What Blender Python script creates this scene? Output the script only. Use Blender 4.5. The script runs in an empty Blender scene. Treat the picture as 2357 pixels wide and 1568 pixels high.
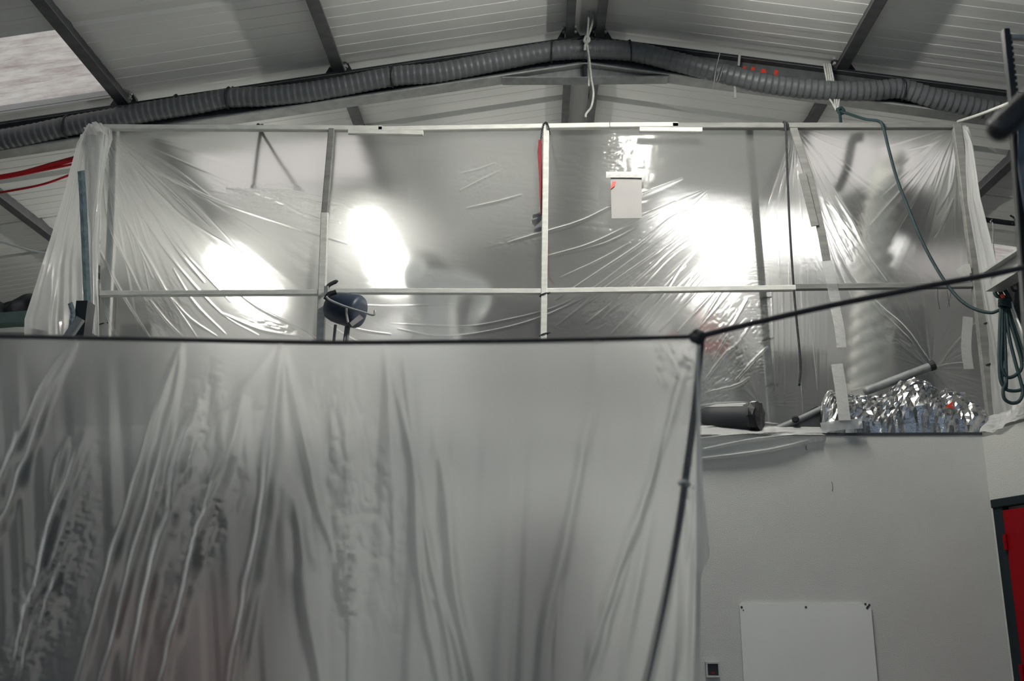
import bpy, math, random
import numpy as np
from mathutils import Vector, Matrix
random.seed(7)
rng = np.random.default_rng(11)
SC = bpy.context.scene
COL = SC.collection
# ------------------------------------------------------------------ camera
W, H, F = 2357, 1568, 2291.5
PITCH, YAW = math.radians(15.05), math.radians(1.4)
EYE = np.array([0.0, 0.0, 1.5])
cd = bpy.data.cameras.new('camera'); cam = bpy.data.objects.new('camera', cd); COL.objects.link(cam)
cam.location = EYE; cam.rotation_euler = (math.pi/2+PITCH, 0, YAW)
cd.sensor_width = 36; cd.lens = F/W*36; cd.clip_start = .05; cd.clip_end = 200
cd.dof.use_dof = True; cd.dof.focus_distance = 6.9; cd.dof.aperture_fstop = 2.4
SC.camera = cam
_r = np.array([math.cos(YAW), math.sin(YAW), 0]); _fh = np.array([-math.sin(YAW), math.cos(YAW), 0]); _z = np.array([0, 0, 1.])
_fw = math.cos(PITCH)*_fh+math.sin(PITCH)*_z; _up = -math.sin(PITCH)*_fh+math.cos(PITCH)*_z
def at(px, py, Y):
    """world point on the plane y=Y seen at a photo pixel"""
    px, py, Y = np.broadcast_arrays(np.asarray(px, float), np.asarray(py, float), np.asarray(Y, float))
    d = _fw + ((px-W/2)/F)[..., None]*_r + ((H/2-py)/F)[..., None]*_up
    return EYE + d*(Y/d[..., 1])[..., None]
def pts(L, Y): return [at(a[0], a[1], a[2] if len(a) > 2 else Y) for a in L]
# ------------------------------------------------------------------ world, exposure, hall light
wd = bpy.data.worlds.new('world'); SC.world = wd; wd.use_nodes = True
bg = wd.node_tree.nodes['Background']; bg.inputs[0].default_value = (.62, .80, 1.0, 1); bg.inputs[1].default_value = .10
SC.view_settings.view_transform = 'Standard'; SC.view_settings.look = 'None'
SC.view_settings.exposure = 1.9; SC.view_settings.gamma = 1; SC.view_settings.use_curve_mapping = False
cy = SC.cycles
cy.max_bounces = 10; cy.diffuse_bounces = 4; cy.glossy_bounces = 4; cy.transmission_bounces = 8; cy.transparent_max_bounces = 16
cy.sample_clamp_indirect = 3.0; cy.caustics_reflective = False; cy.caustics_refractive = True
cy.use_denoising = True
LAMP = 31.0; SKY = .125; HALLAMP = 84.0; FRONTFILL = 19.0
# ------------------------------------------------------------------ materials
def nt(name):
    m = bpy.data.materials.new(name); m.use_nodes = True; t = m.node_tree; t.nodes.clear()
    o = t.nodes.new('ShaderNodeOutputMaterial'); return m, t, o
def mat(name, col, rough=.5, metal=0, var=0, vscale=8, bump=0, bscale=60, spec=.5, stretch=None, col2=None):
    m, t, o = nt(name); b = t.nodes.new('ShaderNodeBsdfPrincipled'); t.links.new(b.outputs[0], o.inputs[0])
    b.inputs['Base Color'].default_value = (*col, 1); b.inputs['Roughness'].default_value = rough; b.inputs['Metallic'].default_value = metal
    b.inputs['Specular IOR Level'].default_value = spec
    tc = t.nodes.new('ShaderNodeTexCoord'); mp = t.nodes.new('ShaderNodeMapping'); t.links.new(tc.outputs['Object'], mp.inputs[0])
    if stretch: mp.inputs['Scale'].default_value = stretch
    if var:
        n = t.nodes.new('ShaderNodeTexNoise'); n.inputs['Scale'].default_value = vscale; n.inputs['Detail'].default_value = 5
        t.links.new(mp.outputs[0], n.inputs['Vector'])
        r = t.nodes.new('ShaderNodeValToRGB'); c2 = col2 or tuple(c*(1-var) for c in col)
        r.color_ramp.elements[0].position = .35; r.color_ramp.elements[1].position = .65
        r.color_ramp.elements[0].color = (*c2, 1); r.color_ramp.elements[1].color = (*col, 1)
        t.links.new(n.outputs[0], r.inputs[0]); t.links.new(r.outputs[0], b.inputs['Base Color'])
    if bump:
        n = t.nodes.new('ShaderNodeTexNoise'); n.inputs['Scale'].default_value = bscale; n.inputs['Detail'].default_value = 4
        t.links.new(mp.outputs[0], n.inputs['Vector'])
        u = t.nodes.new('ShaderNodeBump'); u.inputs['Strength'].default_value = bump; u.inputs['Distance'].default_value = .01
        t.links.new(n.outputs[0], u.inputs['Height']); t.links.new(u.outputs[0], b.inputs['Normal'])
    return m
def emis(name, col, strength, dirt=None):
    m, t, o = nt(name); e = t.nodes.new('ShaderNodeEmission'); e.inputs[0].default_value = (*col, 1); e.inputs[1].default_value = strength
    t.links.new(e.outputs[0], o.inputs[0])
    if dirt:
        tc = t.nodes.new('ShaderNodeTexCoord'); mp = t.nodes.new('ShaderNodeMapping'); mp.inputs['Scale'].default_value = (1.6, 9, 1)
        n = t.nodes.new('ShaderNodeTexNoise'); n.inputs['Scale'].default_value = 2.2; n.inputs['Detail'].default_value = 6; n.inputs['Roughness'].default_value = .65
        r = t.nodes.new('ShaderNodeValToRGB'); r.color_ramp.elements[0].position = .3; r.color_ramp.elements[1].position = .62
        r.color_ramp.elements[0].color = (*dirt, 1); r.color_ramp.elements[1].color = (*col, 1)
        t.links.new(tc.outputs['Object'], mp.inputs[0]); t.links.new(mp.outputs[0], n.inputs['Vector']); t.links.new(n.outputs[0], r.inputs[0]); t.links.new(r.outputs[0], e.inputs[0])
    return m
def film(name, a, clear, rough, ior, refl=.45, gl=.05, glrough=.12, tint=(.93, .935, .93), pw=-2, wide=0):
    """thin translucent sheeting: the longer the path through it, the more it scatters"""
    m, t, o = nt(name); N = t.nodes.new; L = t.links.new
    lw = N('ShaderNodeLayerWeight'); lw.inputs[0].default_value = .5
    c = N('ShaderNodeMath'); c.operation = 'SUBTRACT'; c.inputs[0].default_value = 1.0; L(lw.outputs['Facing'], c.inputs[1])
    c2 = N('ShaderNodeMath'); c2.operation = 'MAXIMUM'; c2.inputs[1].default_value = .14; L(c.outputs[0], c2.inputs[0])
    iv = N('ShaderNodeMath'); iv.operation = 'POWER'; iv.inputs[1].default_value = pw; L(c2.outputs[0], iv.inputs[0])
    pn = N('ShaderNodeMath'); pn.operation = 'POWER'; pn.inputs[0].default_value = 1-a; L(iv.outputs[0], pn.inputs[1])
    op = N('ShaderNodeMath'); op.operation = 'SUBTRACT'; op.inputs[0].default_value = 1; L(pn.outputs[0], op.inputs[1])
    if wide:   # part of the film is milkier and spreads the light further
        tr = N('ShaderNodeBsdfRefraction'); tr.inputs['Roughness'].default_value = 1.0; tr.inputs['IOR'].default_value = wide; tr.inputs[0].default_value = (.95, .955, .95, 1)
    else:
        tr = N('ShaderNodeBsdfTransparent'); tr.inputs[0].default_value = (.95, .955, .95, 1)
    rf = N('ShaderNodeBsdfRefraction'); rf.inputs['Roughness'].default_value = rough; rf.inputs['IOR'].default_value = ior; rf.inputs[0].default_value = (.95, .955, .95, 1)
    mc = N('ShaderNodeMixShader'); mc.inputs[0].default_value = clear; L(rf.outputs[0], mc.inputs[1]); L(tr.outputs[0], mc.inputs[2])
    tl = N('ShaderNodeBsdfTranslucent'); tl.inputs[0].default_value = (*tint, 1)
    df = N('ShaderNodeBsdfDiffuse'); df.inputs[0].default_value = (*tint, 1)
    ms = N('ShaderNodeMixShader'); ms.inputs[0].default_value = refl; L(tl.outputs[0], ms.inputs[1]); L(df.outputs[0], ms.inputs[2])
    mx = N('ShaderNodeMixShader'); L(op.outputs[0], mx.inputs[0]); L(mc.outputs[0], mx.inputs[1]); L(ms.outputs[0], mx.inputs[2])
    gs = N('ShaderNodeBsdfGlossy'); gs.inputs['Roughness'].default_value = glrough
    fr = N('ShaderNodeMath'); fr.operation = 'POWER'; fr.inputs[1].default_value = 4; L(lw.outputs['Facing'], fr.inputs[0])
    fm = N('ShaderNodeMath'); fm.operation = 'MULTIPLY_ADD'; fm.inputs[1].default_value = .5; fm.inputs[2].default_value = gl; L(fr.outputs[0], fm.inputs[0])
    fin = N('ShaderNodeMixShader'); L(fm.outputs[0], fin.inputs[0]); L(mx.outputs[0], fin.inputs[1]); L(gs.outputs[0], fin.inputs[2])
    L(fin.outputs[0], o.inputs[0]); return m
M = dict(
    roof=mat('roof_panel', (.72, .725, .71), .32, 0, .06, 1.5, spec=.5),
    groove=mat('joint', (.05, .05, .055), .7),
    steel=mat('dark_steel', (.028, .032, .04), .42, .3, .35, 6),
    galv=mat('galvanised', (.30, .31, .31), .5, .35, .3, 14, .15, 90),
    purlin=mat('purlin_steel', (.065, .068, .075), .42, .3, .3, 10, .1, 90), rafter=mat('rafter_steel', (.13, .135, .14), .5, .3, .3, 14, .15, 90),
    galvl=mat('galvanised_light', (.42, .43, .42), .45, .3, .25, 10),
    duct=mat('duct_fabric', (.105, .11, .117), .4, 0, .12, 12, .12, 160),
    black=mat('black', (.012, .013, .016), .5, 0, .2, 20),
    blackbag=mat('black_film', (.012, .012, .015), .4, 0, .2, 20, .3, 30),
    plaster=mat('plaster', (.54, .545, .525), .85, 0, .06, 2.5, .55, 220),
    board=mat('board', (.68, .69, .67), .5, 0, .04, 3),
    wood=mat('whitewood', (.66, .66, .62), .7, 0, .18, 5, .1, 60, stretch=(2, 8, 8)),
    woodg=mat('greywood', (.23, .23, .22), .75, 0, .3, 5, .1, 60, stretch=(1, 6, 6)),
    red=mat('red', (.42, .006, .012), .5, 0, .15, 8),
    maroon=mat('maroon', (.09, .008, .01), .6, 0, .2, 5),
    redstrap=mat('red_strap', (.20, .008, .014), .7, 0, .2, 30),
    orange=mat('orange_red', (.65, .04, .015), .5),
    doorred=mat('door_red', (.20, .0004, .004), .55, 0, .05, 3, spec=.12),
    doorframe=mat('door_frame', (.010, .016, .02), .6, spec=.15),
    whiterope=mat('white_rope', (.55, .55, .52), .8, 0, .3, 90, .4, 300),
    greenrope=mat('green_rope', (.006, .030, .034), .6, 0, .35, 120, .4, 300),
    blackcord=mat('black_cord', (.022, .022, .028), .7, 0, .3, 60, .4, 200),
    strip=mat('blue_grey_strip', (.25, .33, .34), .6, .1, .25, 30, .15, 90),
    foil=mat('foil', (.52, .52, .52), .2, 1, 0, 8, .25, 45),
    blue=mat('dark_blue', (.022, .035, .065), .45, 0, .3, 20),
    tarp=mat('blue_tarp', (.022, .05, .085), .55, 0, .2, 8, .3, 25),
    suit=mat('white_coverall', (.92, .92, .90), .8, 0, .05, 6, .3, 18),
    skin=mat('skin', (.45, .27, .2), .6),
    tape=mat('tape', (.5, .5, .48), .5, 0, .1, 12, .2, 60),
    grey=mat('grey_paint', (.17, .18, .18), .5, 0, .2, 4),
    greyw=mat('end_wall_paint', (.20, .20, .20), .7, 0, .06, 2),
    greyl=mat('light_grey_paint', (.42, .43, .42), .5, 0, .1, 4),
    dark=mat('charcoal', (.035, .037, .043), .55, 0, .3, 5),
    greenbeam=mat('green_grey_beam', (.10, .16, .16), .6, 0, .3, 10),
    white=mat('white_paint', (.72, .72, .70), .5),
    paper=mat('paper', (.36, .345, .34), .7, 0, .08, 5),
    concrete=mat('concrete', (.22, .22, .215), .8, 0, .25, 2, .3, 40),
    flex=mat('flexible_hose', (.74, .73, .68), .5),
    tube=emis('fluorescent_tube', (1, .98, .90), LAMP), filltube=emis('front_fill_tube', (1, .98, .90), FRONTFILL), halltube=emis('hall_fluorescent_tube', (1, .98, .90), HALLAMP),
    sky=emis('skylight_sheet', (1, .97, .92), SKY, (.60, .52, .50)),
    clearsky=emis('clear_skylight_sheet', (1, .985, .95), .5), midsky=emis('hazy_skylight_sheet', (1, .95, .91), .17),
    film=film('partition_film', .07, .13, .60, 1.085, gl=.012, wide=1.18, tint=(.96, .965, .955), pw=-3),
    curtain=film('curtain_film', .08, .0, 1.0, 1.065, refl=.5, gl=.02, glrough=.3, tint=(.96, .965, .96), pw=-2.6),
    sidefilm=film('side_film', .30, .2, .8, 1.06),
    scrap=film('clear_film', .30, .6, .5, 1.05),
)
# ------------------------------------------------------------------ object helpers
def obj(name, V, Fc, m, parent=None, smooth=False, mats=None, mi=None):
    me = bpy.data.meshes.new(name); V = np.asarray(V, float)
    if parent is not None and parent.type == 'EMPTY': V = V-np.array(parent.location)
    if isinstance(Fc, np.ndarray):
        n, k = Fc.shape; me.vertices.add(len(V)); me.vertices.foreach_set('co', V.ravel())
        me.loops.add(n*k); me.loops.foreach_set('vertex_index', Fc.ravel().astype(np.int32))
        me.polygons.add(n); me.polygons.foreach_set('loop_start', np.arange(0, n*k, k, dtype=np.int32)); me.update(calc_edges=True)
    else:
        me.from_pydata([tuple(v) for v in V], [], Fc); me.update()
    for x in (mats or [m]): me.materials.append(x)
    if mi is not None: me.polygons.foreach_set('material_index', np.asarray(mi, np.int32))
    me.polygons.foreach_set('use_smooth', [smooth]*len(me.polygons))
    o = bpy.data.objects.new(name, me); COL.objects.link(o)
    if parent is not None: o.parent = parent
    return o
def tag(o, label, cat, group=None, kind=None):
    o['label'] = label; o['category'] = cat
    if group: o['group'] = group
    if kind: o['kind'] = kind
    return o
def struct(o, label=None):
    o['kind'] = 'structure'
    if label: o['label'] = label
    return o
def thing(name, loc, label, cat, group=None):
    o = bpy.data.objects.new(name, None); COL.objects.link(o); o.location = tuple(loc); o.empty_display_size = .1
    return tag(o, label, cat, group)
def unit(v): v = np.asarray(v, float); return v/np.linalg.norm(v)
class MB:
    def __init__(s): s.v = []; s.f = []
    def add(s, V, Fc):
        n = len(s.v); s.v += [np.asarray(v, float) for v in V]; s.f += [tuple(i+n for i in f) for f in Fc]; return s
    def prof(s, p0, p1, P, up=(0, 0, 1), cap=True):
        """sweep a closed 2D profile (side, up) from p0 to p1"""
        p0 = np.asarray(p0, float); p1 = np.asarray(p1, float); d = unit(p1-p0); sd = unit(np.cross(d, up)); u = np.cross(sd, d); n = len(P)
        V = [p0+a*sd+b*u for a, b in P]+[p1+a*sd+b*u for a, b in P]
        Fc = [(i, (i+1) % n, n+(i+1) % n, n+i) for i in range(n)]
        if cap: Fc += [tuple(range(n-1, -1, -1)), tuple(range(n, 2*n))]
        return s.add(V, Fc)
    def bar(s, p0, p1, w, h, up=(0, 0, 1), b=None):
        b = min(min(w, h)*.12, .004) if b is None else b; w /= 2; h /= 2
        return s.prof(p0, p1, [(-w+b, -h), (w-b, -h), (w, -h+b), (w, h-b), (w-b, h), (-w+b, h), (-w, h-b), (-w, -h+b)], up)
    def ibeam(s, p0, p1, h, w, tf=.01, tw=.008, up=(0, 0, 1)):
        w /= 2; h /= 2; t = tw/2
        return s.prof(p0, p1, [(-w, -h), (w, -h), (w, -h+tf), (t, -h+tf), (t, h-tf), (w, h-tf), (w, h), (-w, h), (-w, h-tf), (-t, h-tf), (-t, -h+tf), (-w, -h+tf)], up)
    def box(s, c, d):
        c = np.asarray(c, float); d = np.asarray(d, float)/2
        return s.bar(c-[0, d[1], 0], c+[0, d[1], 0], 2*d[0], 2*d[2])
    def tube(s, P, r, n=10, sub=8, smooth=True, rf=None, closed=False):
        P = np.array(P, float)
        if smooth and len(P) > 2: P = catmull(P, sub)
        k = len(P); T = np.gradient(P, axis=0); T /= np.linalg.norm(T, axis=1)[:, None]+1e-12
        a = np.array([0, 0, 1.]) if abs(T[0][2]) < .9 else np.array([1., 0, 0]); u = unit(np.cross(T[0], a)); V = []
        for i in range(k):
            u = u-T[i]*np.dot(u, T[i]); u /= np.linalg.norm(u)+1e-12; w = np.cross(T[i], u); rr = r if rf is None else r*rf(i/(k-1))
            for j in range(n):
                q = 2*math.pi*j/n; V.append(P[i]+rr*(math.cos(q)*u+math.sin(q)*w))
        Fc = [(i*n+j, i*n+(j+1) % n, (i+1)*n+(j+1) % n, (i+1)*n+j) for i in range(k-1) for j in range(n)]
        Fc += [tuple(range(n-1, -1, -1)), tuple(range((k-1)*n, k*n))]
        return s.add(V, Fc)
    def lathe(s, p0, p1, prof, n=24):
        """prof: (t along p0-p1 in metres, radius)"""
        p0 = np.asarray(p0, float); d = unit(np.asarray(p1, float)-p0); a = np.array([0, 0, 1.]) if abs(d[2]) < .9 else np.array([1., 0, 0])
        u = unit(np.cross(d, a)); w = np.cross(d, u); V = []
        for t, r in prof:
            for j in range(n): q = 2*math.pi*j/n; V.append(p0+d*t+r*(math.cos(q)*u+math.sin(q)*w))
        k = len(prof); Fc = [(i*n+j, i*n+(j+1) % n, (i+1)*n+(j+1) % n, (i+1)*n+j) for i in range(k-1) for j in range(n)]
        Fc += [tuple(range(n-1, -1, -1)), tuple(range((k-1)*n, k*n))]
        return s.add(V, Fc)
    def plate(s, P, th, nrm):
        """closed outline extruded by th along nrm"""
        P = [np.asarray(p, float) for p in P]; n = len(P); d = np.asarray(nrm, float)*th
        return s.add(P+[p+d for p in P], [tuple(range(n-1, -1, -1)), tuple(range(n, 2*n))]+[(i, (i+1) % n, n+(i+1) % n, n+i) for i in range(n)])
    def o(s, name, m, parent=None, smooth=False): return obj(name, s.v, s.f, m, parent, smooth)
def catmull(P, sub):
    P = np.asarray(P, float); Q = np.vstack([2*P[0]-P[1], P, 2*P[-1]-P[-2]]); out = []
    for i in range(len(P)-1):
        a, b, c, d = Q[i:i+4]
        for k in range(sub):
            t = k/sub; out.append(.5*(2*b+(c-a)*t+(2*a-5*b+4*c-d)*t*t+(3*b-a-3*c+d)*t**3))
    out.append(P[-1]); return np.array(out)
def grid_faces(nu, nv):
    i = np.arange(nv-1)[:, None]*nu+np.arange(nu-1)[None, :]
    return np.stack([i, i+1, i+nu+1, i+nu], -1).reshape(-1, 4)
def vnoise(x, y, seed=0):
    g = np.random.default_rng(seed).random((64, 64)); xi = np.floor(x).astype(int); yi = np.floor(y).astype(int); fx = x-xi; fy = y-yi
    fx = fx*fx*(3-2*fx); fy = fy*fy*(3-2*fy); A = lambda a, b: g[a % 64, b % 64]
    return (A(xi, yi)*(1-fx)+A(xi+1, yi)*fx)*(1-fy)+(A(xi, yi+1)*(1-fx)+A(xi+1, yi+1)*fx)*fy-.5
def ridge(px, py, poly, w, h, taper=True, ripple=0):
    """height of a fold that follows a polyline; w and px in photo pixels, h in metres"""
    P = np.array(poly, float); pad = 4*w; sel = (px > P[:, 0].min()-pad) & (px < P[:, 0].max()+pad) & (py > P[:, 1].min()-pad) & (py < P[:, 1].max()+pad)
    out = np.zeros_like(px)
    if not sel.any(): return out
    P = catmull(P, 5) if len(P) > 2 else P
    x = px[sel]; y = py[sel]; best = np.full(x.shape, 1e9); s = np.zeros(x.shape)
    L = np.concatenate([[0], np.cumsum(np.linalg.norm(np.diff(P, axis=0), axis=1))])
    for i in range(len(P)-1):
        d = P[i+1]-P[i]; l2 = d@d+1e-9; t = np.clip(((x-P[i, 0])*d[0]+(y-P[i, 1])*d[1])/l2, 0, 1)
        D = np.hypot(x-P[i, 0]-t*d[0], y-P[i, 1]-t*d[1]); k = D < best; best[k] = D[k]; s[k] = (L[i]+t[k]*math.sqrt(l2))/L[-1]
    ww = w*(.55+.45*np.sin(math.pi*np.clip(s, 0, 1))**.6)*(1+ripple*vnoise(s*L[-1]/55, best*0+w, int(w*100) % 50))
    e = np.sin(math.pi*np.clip(s*.92+.04, 0, 1))**(.45 if taper is True else taper)
    out[sel] = h*e*np.exp(-(best/ww)**2); return out
def rope(name, L, Y, r, m, parent=None, n=8, sub=10): return MB().tube(pts(L, Y), r, n, sub).o(name, m, parent, True)
# ------------------------------------------------------------------ roof
XR, ZR, TANL, TANR = .382, 5.827, .152, .163
def roofz(x): return ZR-(TANL*(XR-x) if x < XR else TANR*(x-XR))
YS0, YS1, PANEL, YSEAM = -3.0, 10.75, .955, 6.73
SKY_CELLS = []   # (x0,x1,y0,y1) openings in the sheeting
def seam(k): return YSEAM+PANEL*k
SKY = [(-5.6, -3.13, seam(-1)+.02, seam(0)-.03), (-3.0, -1.52, seam(1)+.03, seam(2)-.03), (2.38, 3.62, seam(1)+.03, seam(2)-.03), (1.35, 2.2, seam(3)-.25, seam(4)-.03), (2.36, 3.90, seam(3)-.25, seam(4)-.03), (4.06, 6.2, seam(3)+.02, seam(4)-.03)]
def build_roof():
    ys = []
    k0 = int(math.floor((YS0-YSEAM)/PANEL))
    for k in range(k0, 6):
        y = seam(k)
        ys += [(y-.006, 0, 0), (y-.005, .022, 0), (y+.005, .022, 1), (y+.006, 0, 0)]
        for j in range(1, 8):
            q = y+PANEL*j/8; ys += [(q-.006, 0, 0), (q-.002, -.0028, 0), (q+.002, -.0028, 0), (q+.006, 0, 0)]
    for c in SKY: ys += [(c[2], 0, 0), (c[3], 0, 0)]
    ys = sorted(y for y in ys if YS0 <= y[0] <= YS1)
    xs = sorted(set([-7.2, XR, 7.2]+[c[0] for c in SKY]+[c[1] for c in SKY]))
    V = []; Fc = []; mi = []
    for y, dz, _ in ys:
        for x in xs: V.append((x, y, roofz(x)+dz))
    n = len(xs)
    for i in range(len(ys)-1):
        for j in range(n-1):
            cx, cyy = (xs[j]+xs[j+1])/2, (ys[i][0]+ys[i+1][0])/2
            if any(c[0] < cx < c[1] and c[2] < cyy < c[3] for c in SKY): continue
            Fc.append((i*n+j, (i+1)*n+j, (i+1)*n+j+1, i*n+j+1)); mi.append(1 if ys[i][1] > .01 and ys[i+1][1] > .01 else 0)
    o = obj('ceiling', V, Fc, None, mats=[M['roof'], M['groove']], mi=mi)
    so = o.modifiers.new('thickness', 'SOLIDIFY'); so.thickness = .06; so.offset = 1
    return struct(o, 'light grey ribbed metal roof sheeting on both slopes')
build_roof()
def skylight(i, c, label):
    n = 60; ys = np.linspace(c[2], c[3], n); V = []
    for y in ys:
        dz = .012*math.sin((y-c[2])/.076*2*math.pi)
        V += [(c[0], y, roofz(c[0])+.012+dz), (c[1], y, roofz(c[1])+.012+dz)]
    Fc = [(2*k, 2*k+2, 2*k+3, 2*k+1) for k in range(n-1)]
    o = obj('window_%d' % i, V, Fc, M['clearsky' if i in (4, 5) else 'midsky' if i in (2, 3) else 'sky'], smooth=True); so = o.modifiers.new('thickness', 'SOLIDIFY'); so.thickness = .006
    return struct(o, label)
for i, c in enumerate(SKY):
    skylight(i+1, c, ['dirty translucent skylight at upper left between purlins', 'skylight sheet seen blurred through the film on the left slope', 'skylight sheet above the right end of the partition', 'glowing skylight left of the blurred purlin', 'glowing skylight right of the blurred purlin', 'translucent skylight band far right beyond the partition'][i])
# purlins
def purlin(x, y0, y1, label, w=.09, h=.155, m='steel'):
    t = thing('roof_purlin', (x, y0, roofz(x)-h/2), label, 'purlin', 'steel purlins under the roof')
    MB().ibeam((x, y0, roofz(x)-h/2-.005), (x, y1, roofz(x)-h/2-.005), h, w).o('beam', M['purlin'], t)
    MB().bar((x, y0, roofz(x)-h-.008), (x, y1, roofz(x)-h-.008), w, .006).o('lit_flange', M['rafter'], t)  # paler plate puts the light on the purlin underside into its colour
    for s in (-1, 1):
        a = np.array([x+s*(w/2+.005), 6.72, roofz(x)-h]); MB().plate([a+[0, -.05, 0], a+[s*.055, -.05, -.005], a+[0, -.05, .10]], .1, (0, 1, 0)).o('cleat', M['steel'], t)
        for dz in (.03, .07): MB().lathe((x+s*(w/2+.012), 6.65, roofz(x)-h+dz), (x+s*(w/2+.012), 6.6, roofz(x)-h+dz), [(0, .011), (.02, .011)], 6).o('bolt', M['galvl'], t)
    return t
for x, l in ((-3.07, 'wide steel purlin beside the dirty skylight'), (-1.46, 'steel purlin second left of the ridge'), (2.28, 'steel purlin with white rope wrapped round its foot'), (-4.62, 'steel purlin outermost on the left, under the red hoses'), (3.98, 'steel purlin running behind the thick black bar at right')):
    purlin(x, YS0, 10.6, l)
purlin(XR-.11, YS0, 10.6, 'ridge purlin on the left of the ridge cap', .065)
purlin(XR+.115, YS0, 10.6, 'ridge purlin on the right of the ridge cap', .065)
struct(MB().bar((XR, YS0, ZR-.07), (XR, 10.6, ZR-.07), .17, .012).o('trim_1', M['roof']), 'ridge cap strip between the two ridge purlins')
# rafter
TC = 6.72; RH = .22
raf = thing('steel_rafter', (XR, TC, 5.3), 'dark steel portal rafter spanning under the roof with the grey duct on it', 'rafter')
ZA = ZR-.165
for s, tn in ((-1, TANL), (1, TANR)):
    L = 7.1; p0 = (XR, TC, ZA-RH/2); p1 = (XR+s*L, TC, ZA-RH/2-tn*L)
    MB().ibeam(p0, p1, RH, .12, .011, .009).o('beam', M['rafter'], raf)
    MB().bar((XR, TC, ZA+.003), (XR+s*L, TC, ZA+.003-tn*L), .13, .012).o('top_flange', M['steel'], raf)
    MB().bar((XR, TC, ZA-RH-.006), (XR+s*L, TC, ZA-RH-.006-tn*L), .125, .012).o('lit_flange', M['galvl'], raf)  # galvanised underside, made paler to carry the lamp light from below
    z = lambda d: ZA-RH-.013-tn*d
    MB().plate([(XR, TC-.006, z(0)), (XR+s*.62, TC-.006, z(.62)), (XR+s*.05, TC-.006, z(0)-.10), (XR, TC-.006, z(0)-.10)], .012, (0, 1, 0)).o('haunch_web', M['galv'], raf)
    MB().bar((XR, TC, z(0)-.105), (XR+s*.62, TC, z(.62)-.004), .11, .01).o('haunch_flange', M['galv'], raf)
MB().box((XR, TC, ZA-.17), (.03, .12, .33)).o('end_plate', M['steel'], raf)
# red lettering on the web (mostly behind the duct)
lt = MB(); YW = TC-.0055
def web(px, py): return at(px, py, YW)
for P in ([(1711, 151), (1717, 153), (1712, 190), (1705, 189)], [(1730, 154), (1738, 155), (1730, 195), (1722, 194)], [(1754, 158), (1762, 159), (1768, 200), (1762, 200), (1758, 184), (1748, 183), (1742, 198), (1736, 197)], [(1783, 161), (1791, 162), (1782, 205), (1774, 204)]):
    lt.plate([web(*p) for p in P], .002, (0, -1, 0))
o = lt.o('lettering', M['orange'], raf); o['label'] = 'red painted letters half hidden by the duct'
# ------------------------------------------------------------------ flexible duct along the rafter
dt = thing('flexible_duct', at(1345, 113, 6.62), 'grey corrugated flexible air duct strapped along the rafter', 'duct')
DL = [(-260, 362), (-120, 343), (0, 322), (75, 308), (155, 291), (250, 274), (350, 256), (450, 240), (527, 226), (610, 222), (700, 213), (800, 196), (905, 176), (1000, 168), (1100, 150), (1190, 132), (1270, 118), (1345, 114), (1450, 118), (1550, 141), (1650, 166), (1750, 190), (1850, 204), (1950, 210), (2020, 208), (2075, 205), (2150, 226), (2250, 249), (2330, 264), (2450, 290)]
P = catmull(pts(DL, 6.62), 40); s = np.concatenate([[0], np.cumsum(np.linalg.norm(np.diff(P, axis=0), axis=1))]); S = np.arange(0, s[-1], .006)
P = np.stack([np.interp(S, s, P[:, k]) for k in range(3)], 1)
ph = (S/.047) % 1.0; rad = .069+.006*np.clip(np.where(ph < .78, ph/.78, (1-ph)/.22), 0, 1)
T = np.gradient(P, axis=0); T /= np.linalg.norm(T, axis=1)[:, None]; U = np.cross(T, [0, 0, 1.]); U /= np.linalg.norm(U, axis=1)[:, None]; Wv = np.cross(U, T)
n = 20; q = np.arange(n)*2*math.pi/n
V = (P[:, None, :]+rad[:, None, None]*(np.cos(q)[None, :, None]*U[:, None, :]+np.sin(q)[None, :, None]*Wv[:, None, :])).reshape(-1, 3)
i = np.arange(len(P)-1)[:, None]*n; j = np.arange(n)[None, :]; Fc = np.stack([i+j, i+(j+1) % n, i+n+(j+1) % n, i+n+j], -1).reshape(-1, 4)
obj('hose', V, Fc, M['duct'], dt, True)
for (px, py, tilt) in ((155, 291, 4), (527, 226, 3), (905, 176, 3), (1270, 118, 3), (1450, 118, -3), (2075, 205, -4)):
    c = at(px, py, 6.62); a = [c+np.array([math.sin(math.radians(tilt))*k*.08, .079*math.cos(q), .079*math.sin(q)]) for k, q in [(math.sin(q), q) for q in np.linspace(0, 2*math.pi, 21)]]
    MB().tube(a+[c+np.array([0, .06, .13])], .007, 6, 1, False).o('strap', M['black'], dt)
w = [at(1657, 122, 6.53), at(1648, 160, 6.53), at(1645, 182, 6.53), at(1641, 205, 6.6)]
MB().tube(w, .0035, 6).o('wire', M['galvl'], dt)
for k in (1654, 1660): MB().tube([at(k+6, 150, 6.56), at(k, 170, 6.53), at(k-5, 186, 6.58)], .003, 6).o('wire', M['galvl'], dt)
# small hanging hook rods over the rafter
for (x, y0, y1) in ((1703, 122, 152), (1691, 188, 226)):
    tag(MB().bar(at(x, y0, 6.63), at(x-3 if y0 < 150 else x+1, y1, 6.63), .018, .01, (0, 1, 0)).o('metal_strap', M['galvl']), 'short pale metal strap hooked over the rafter top' if y0 < 150 else 'short pale metal strap hanging below the rafter', 'strap')
for (px, py) in ((402, 222), (172, 270)):
    tag(rope('wire_hook', [(px-4, py+10), (px-2, py), (px+4, py-4), (px+8, py+2)], 6.6, .006, M['steel']), 'small bent wire hook on the rafter %s' % ('above the plain duct run' if px > 300 else 'beside a duct strap at far left'), 'hook')
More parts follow.
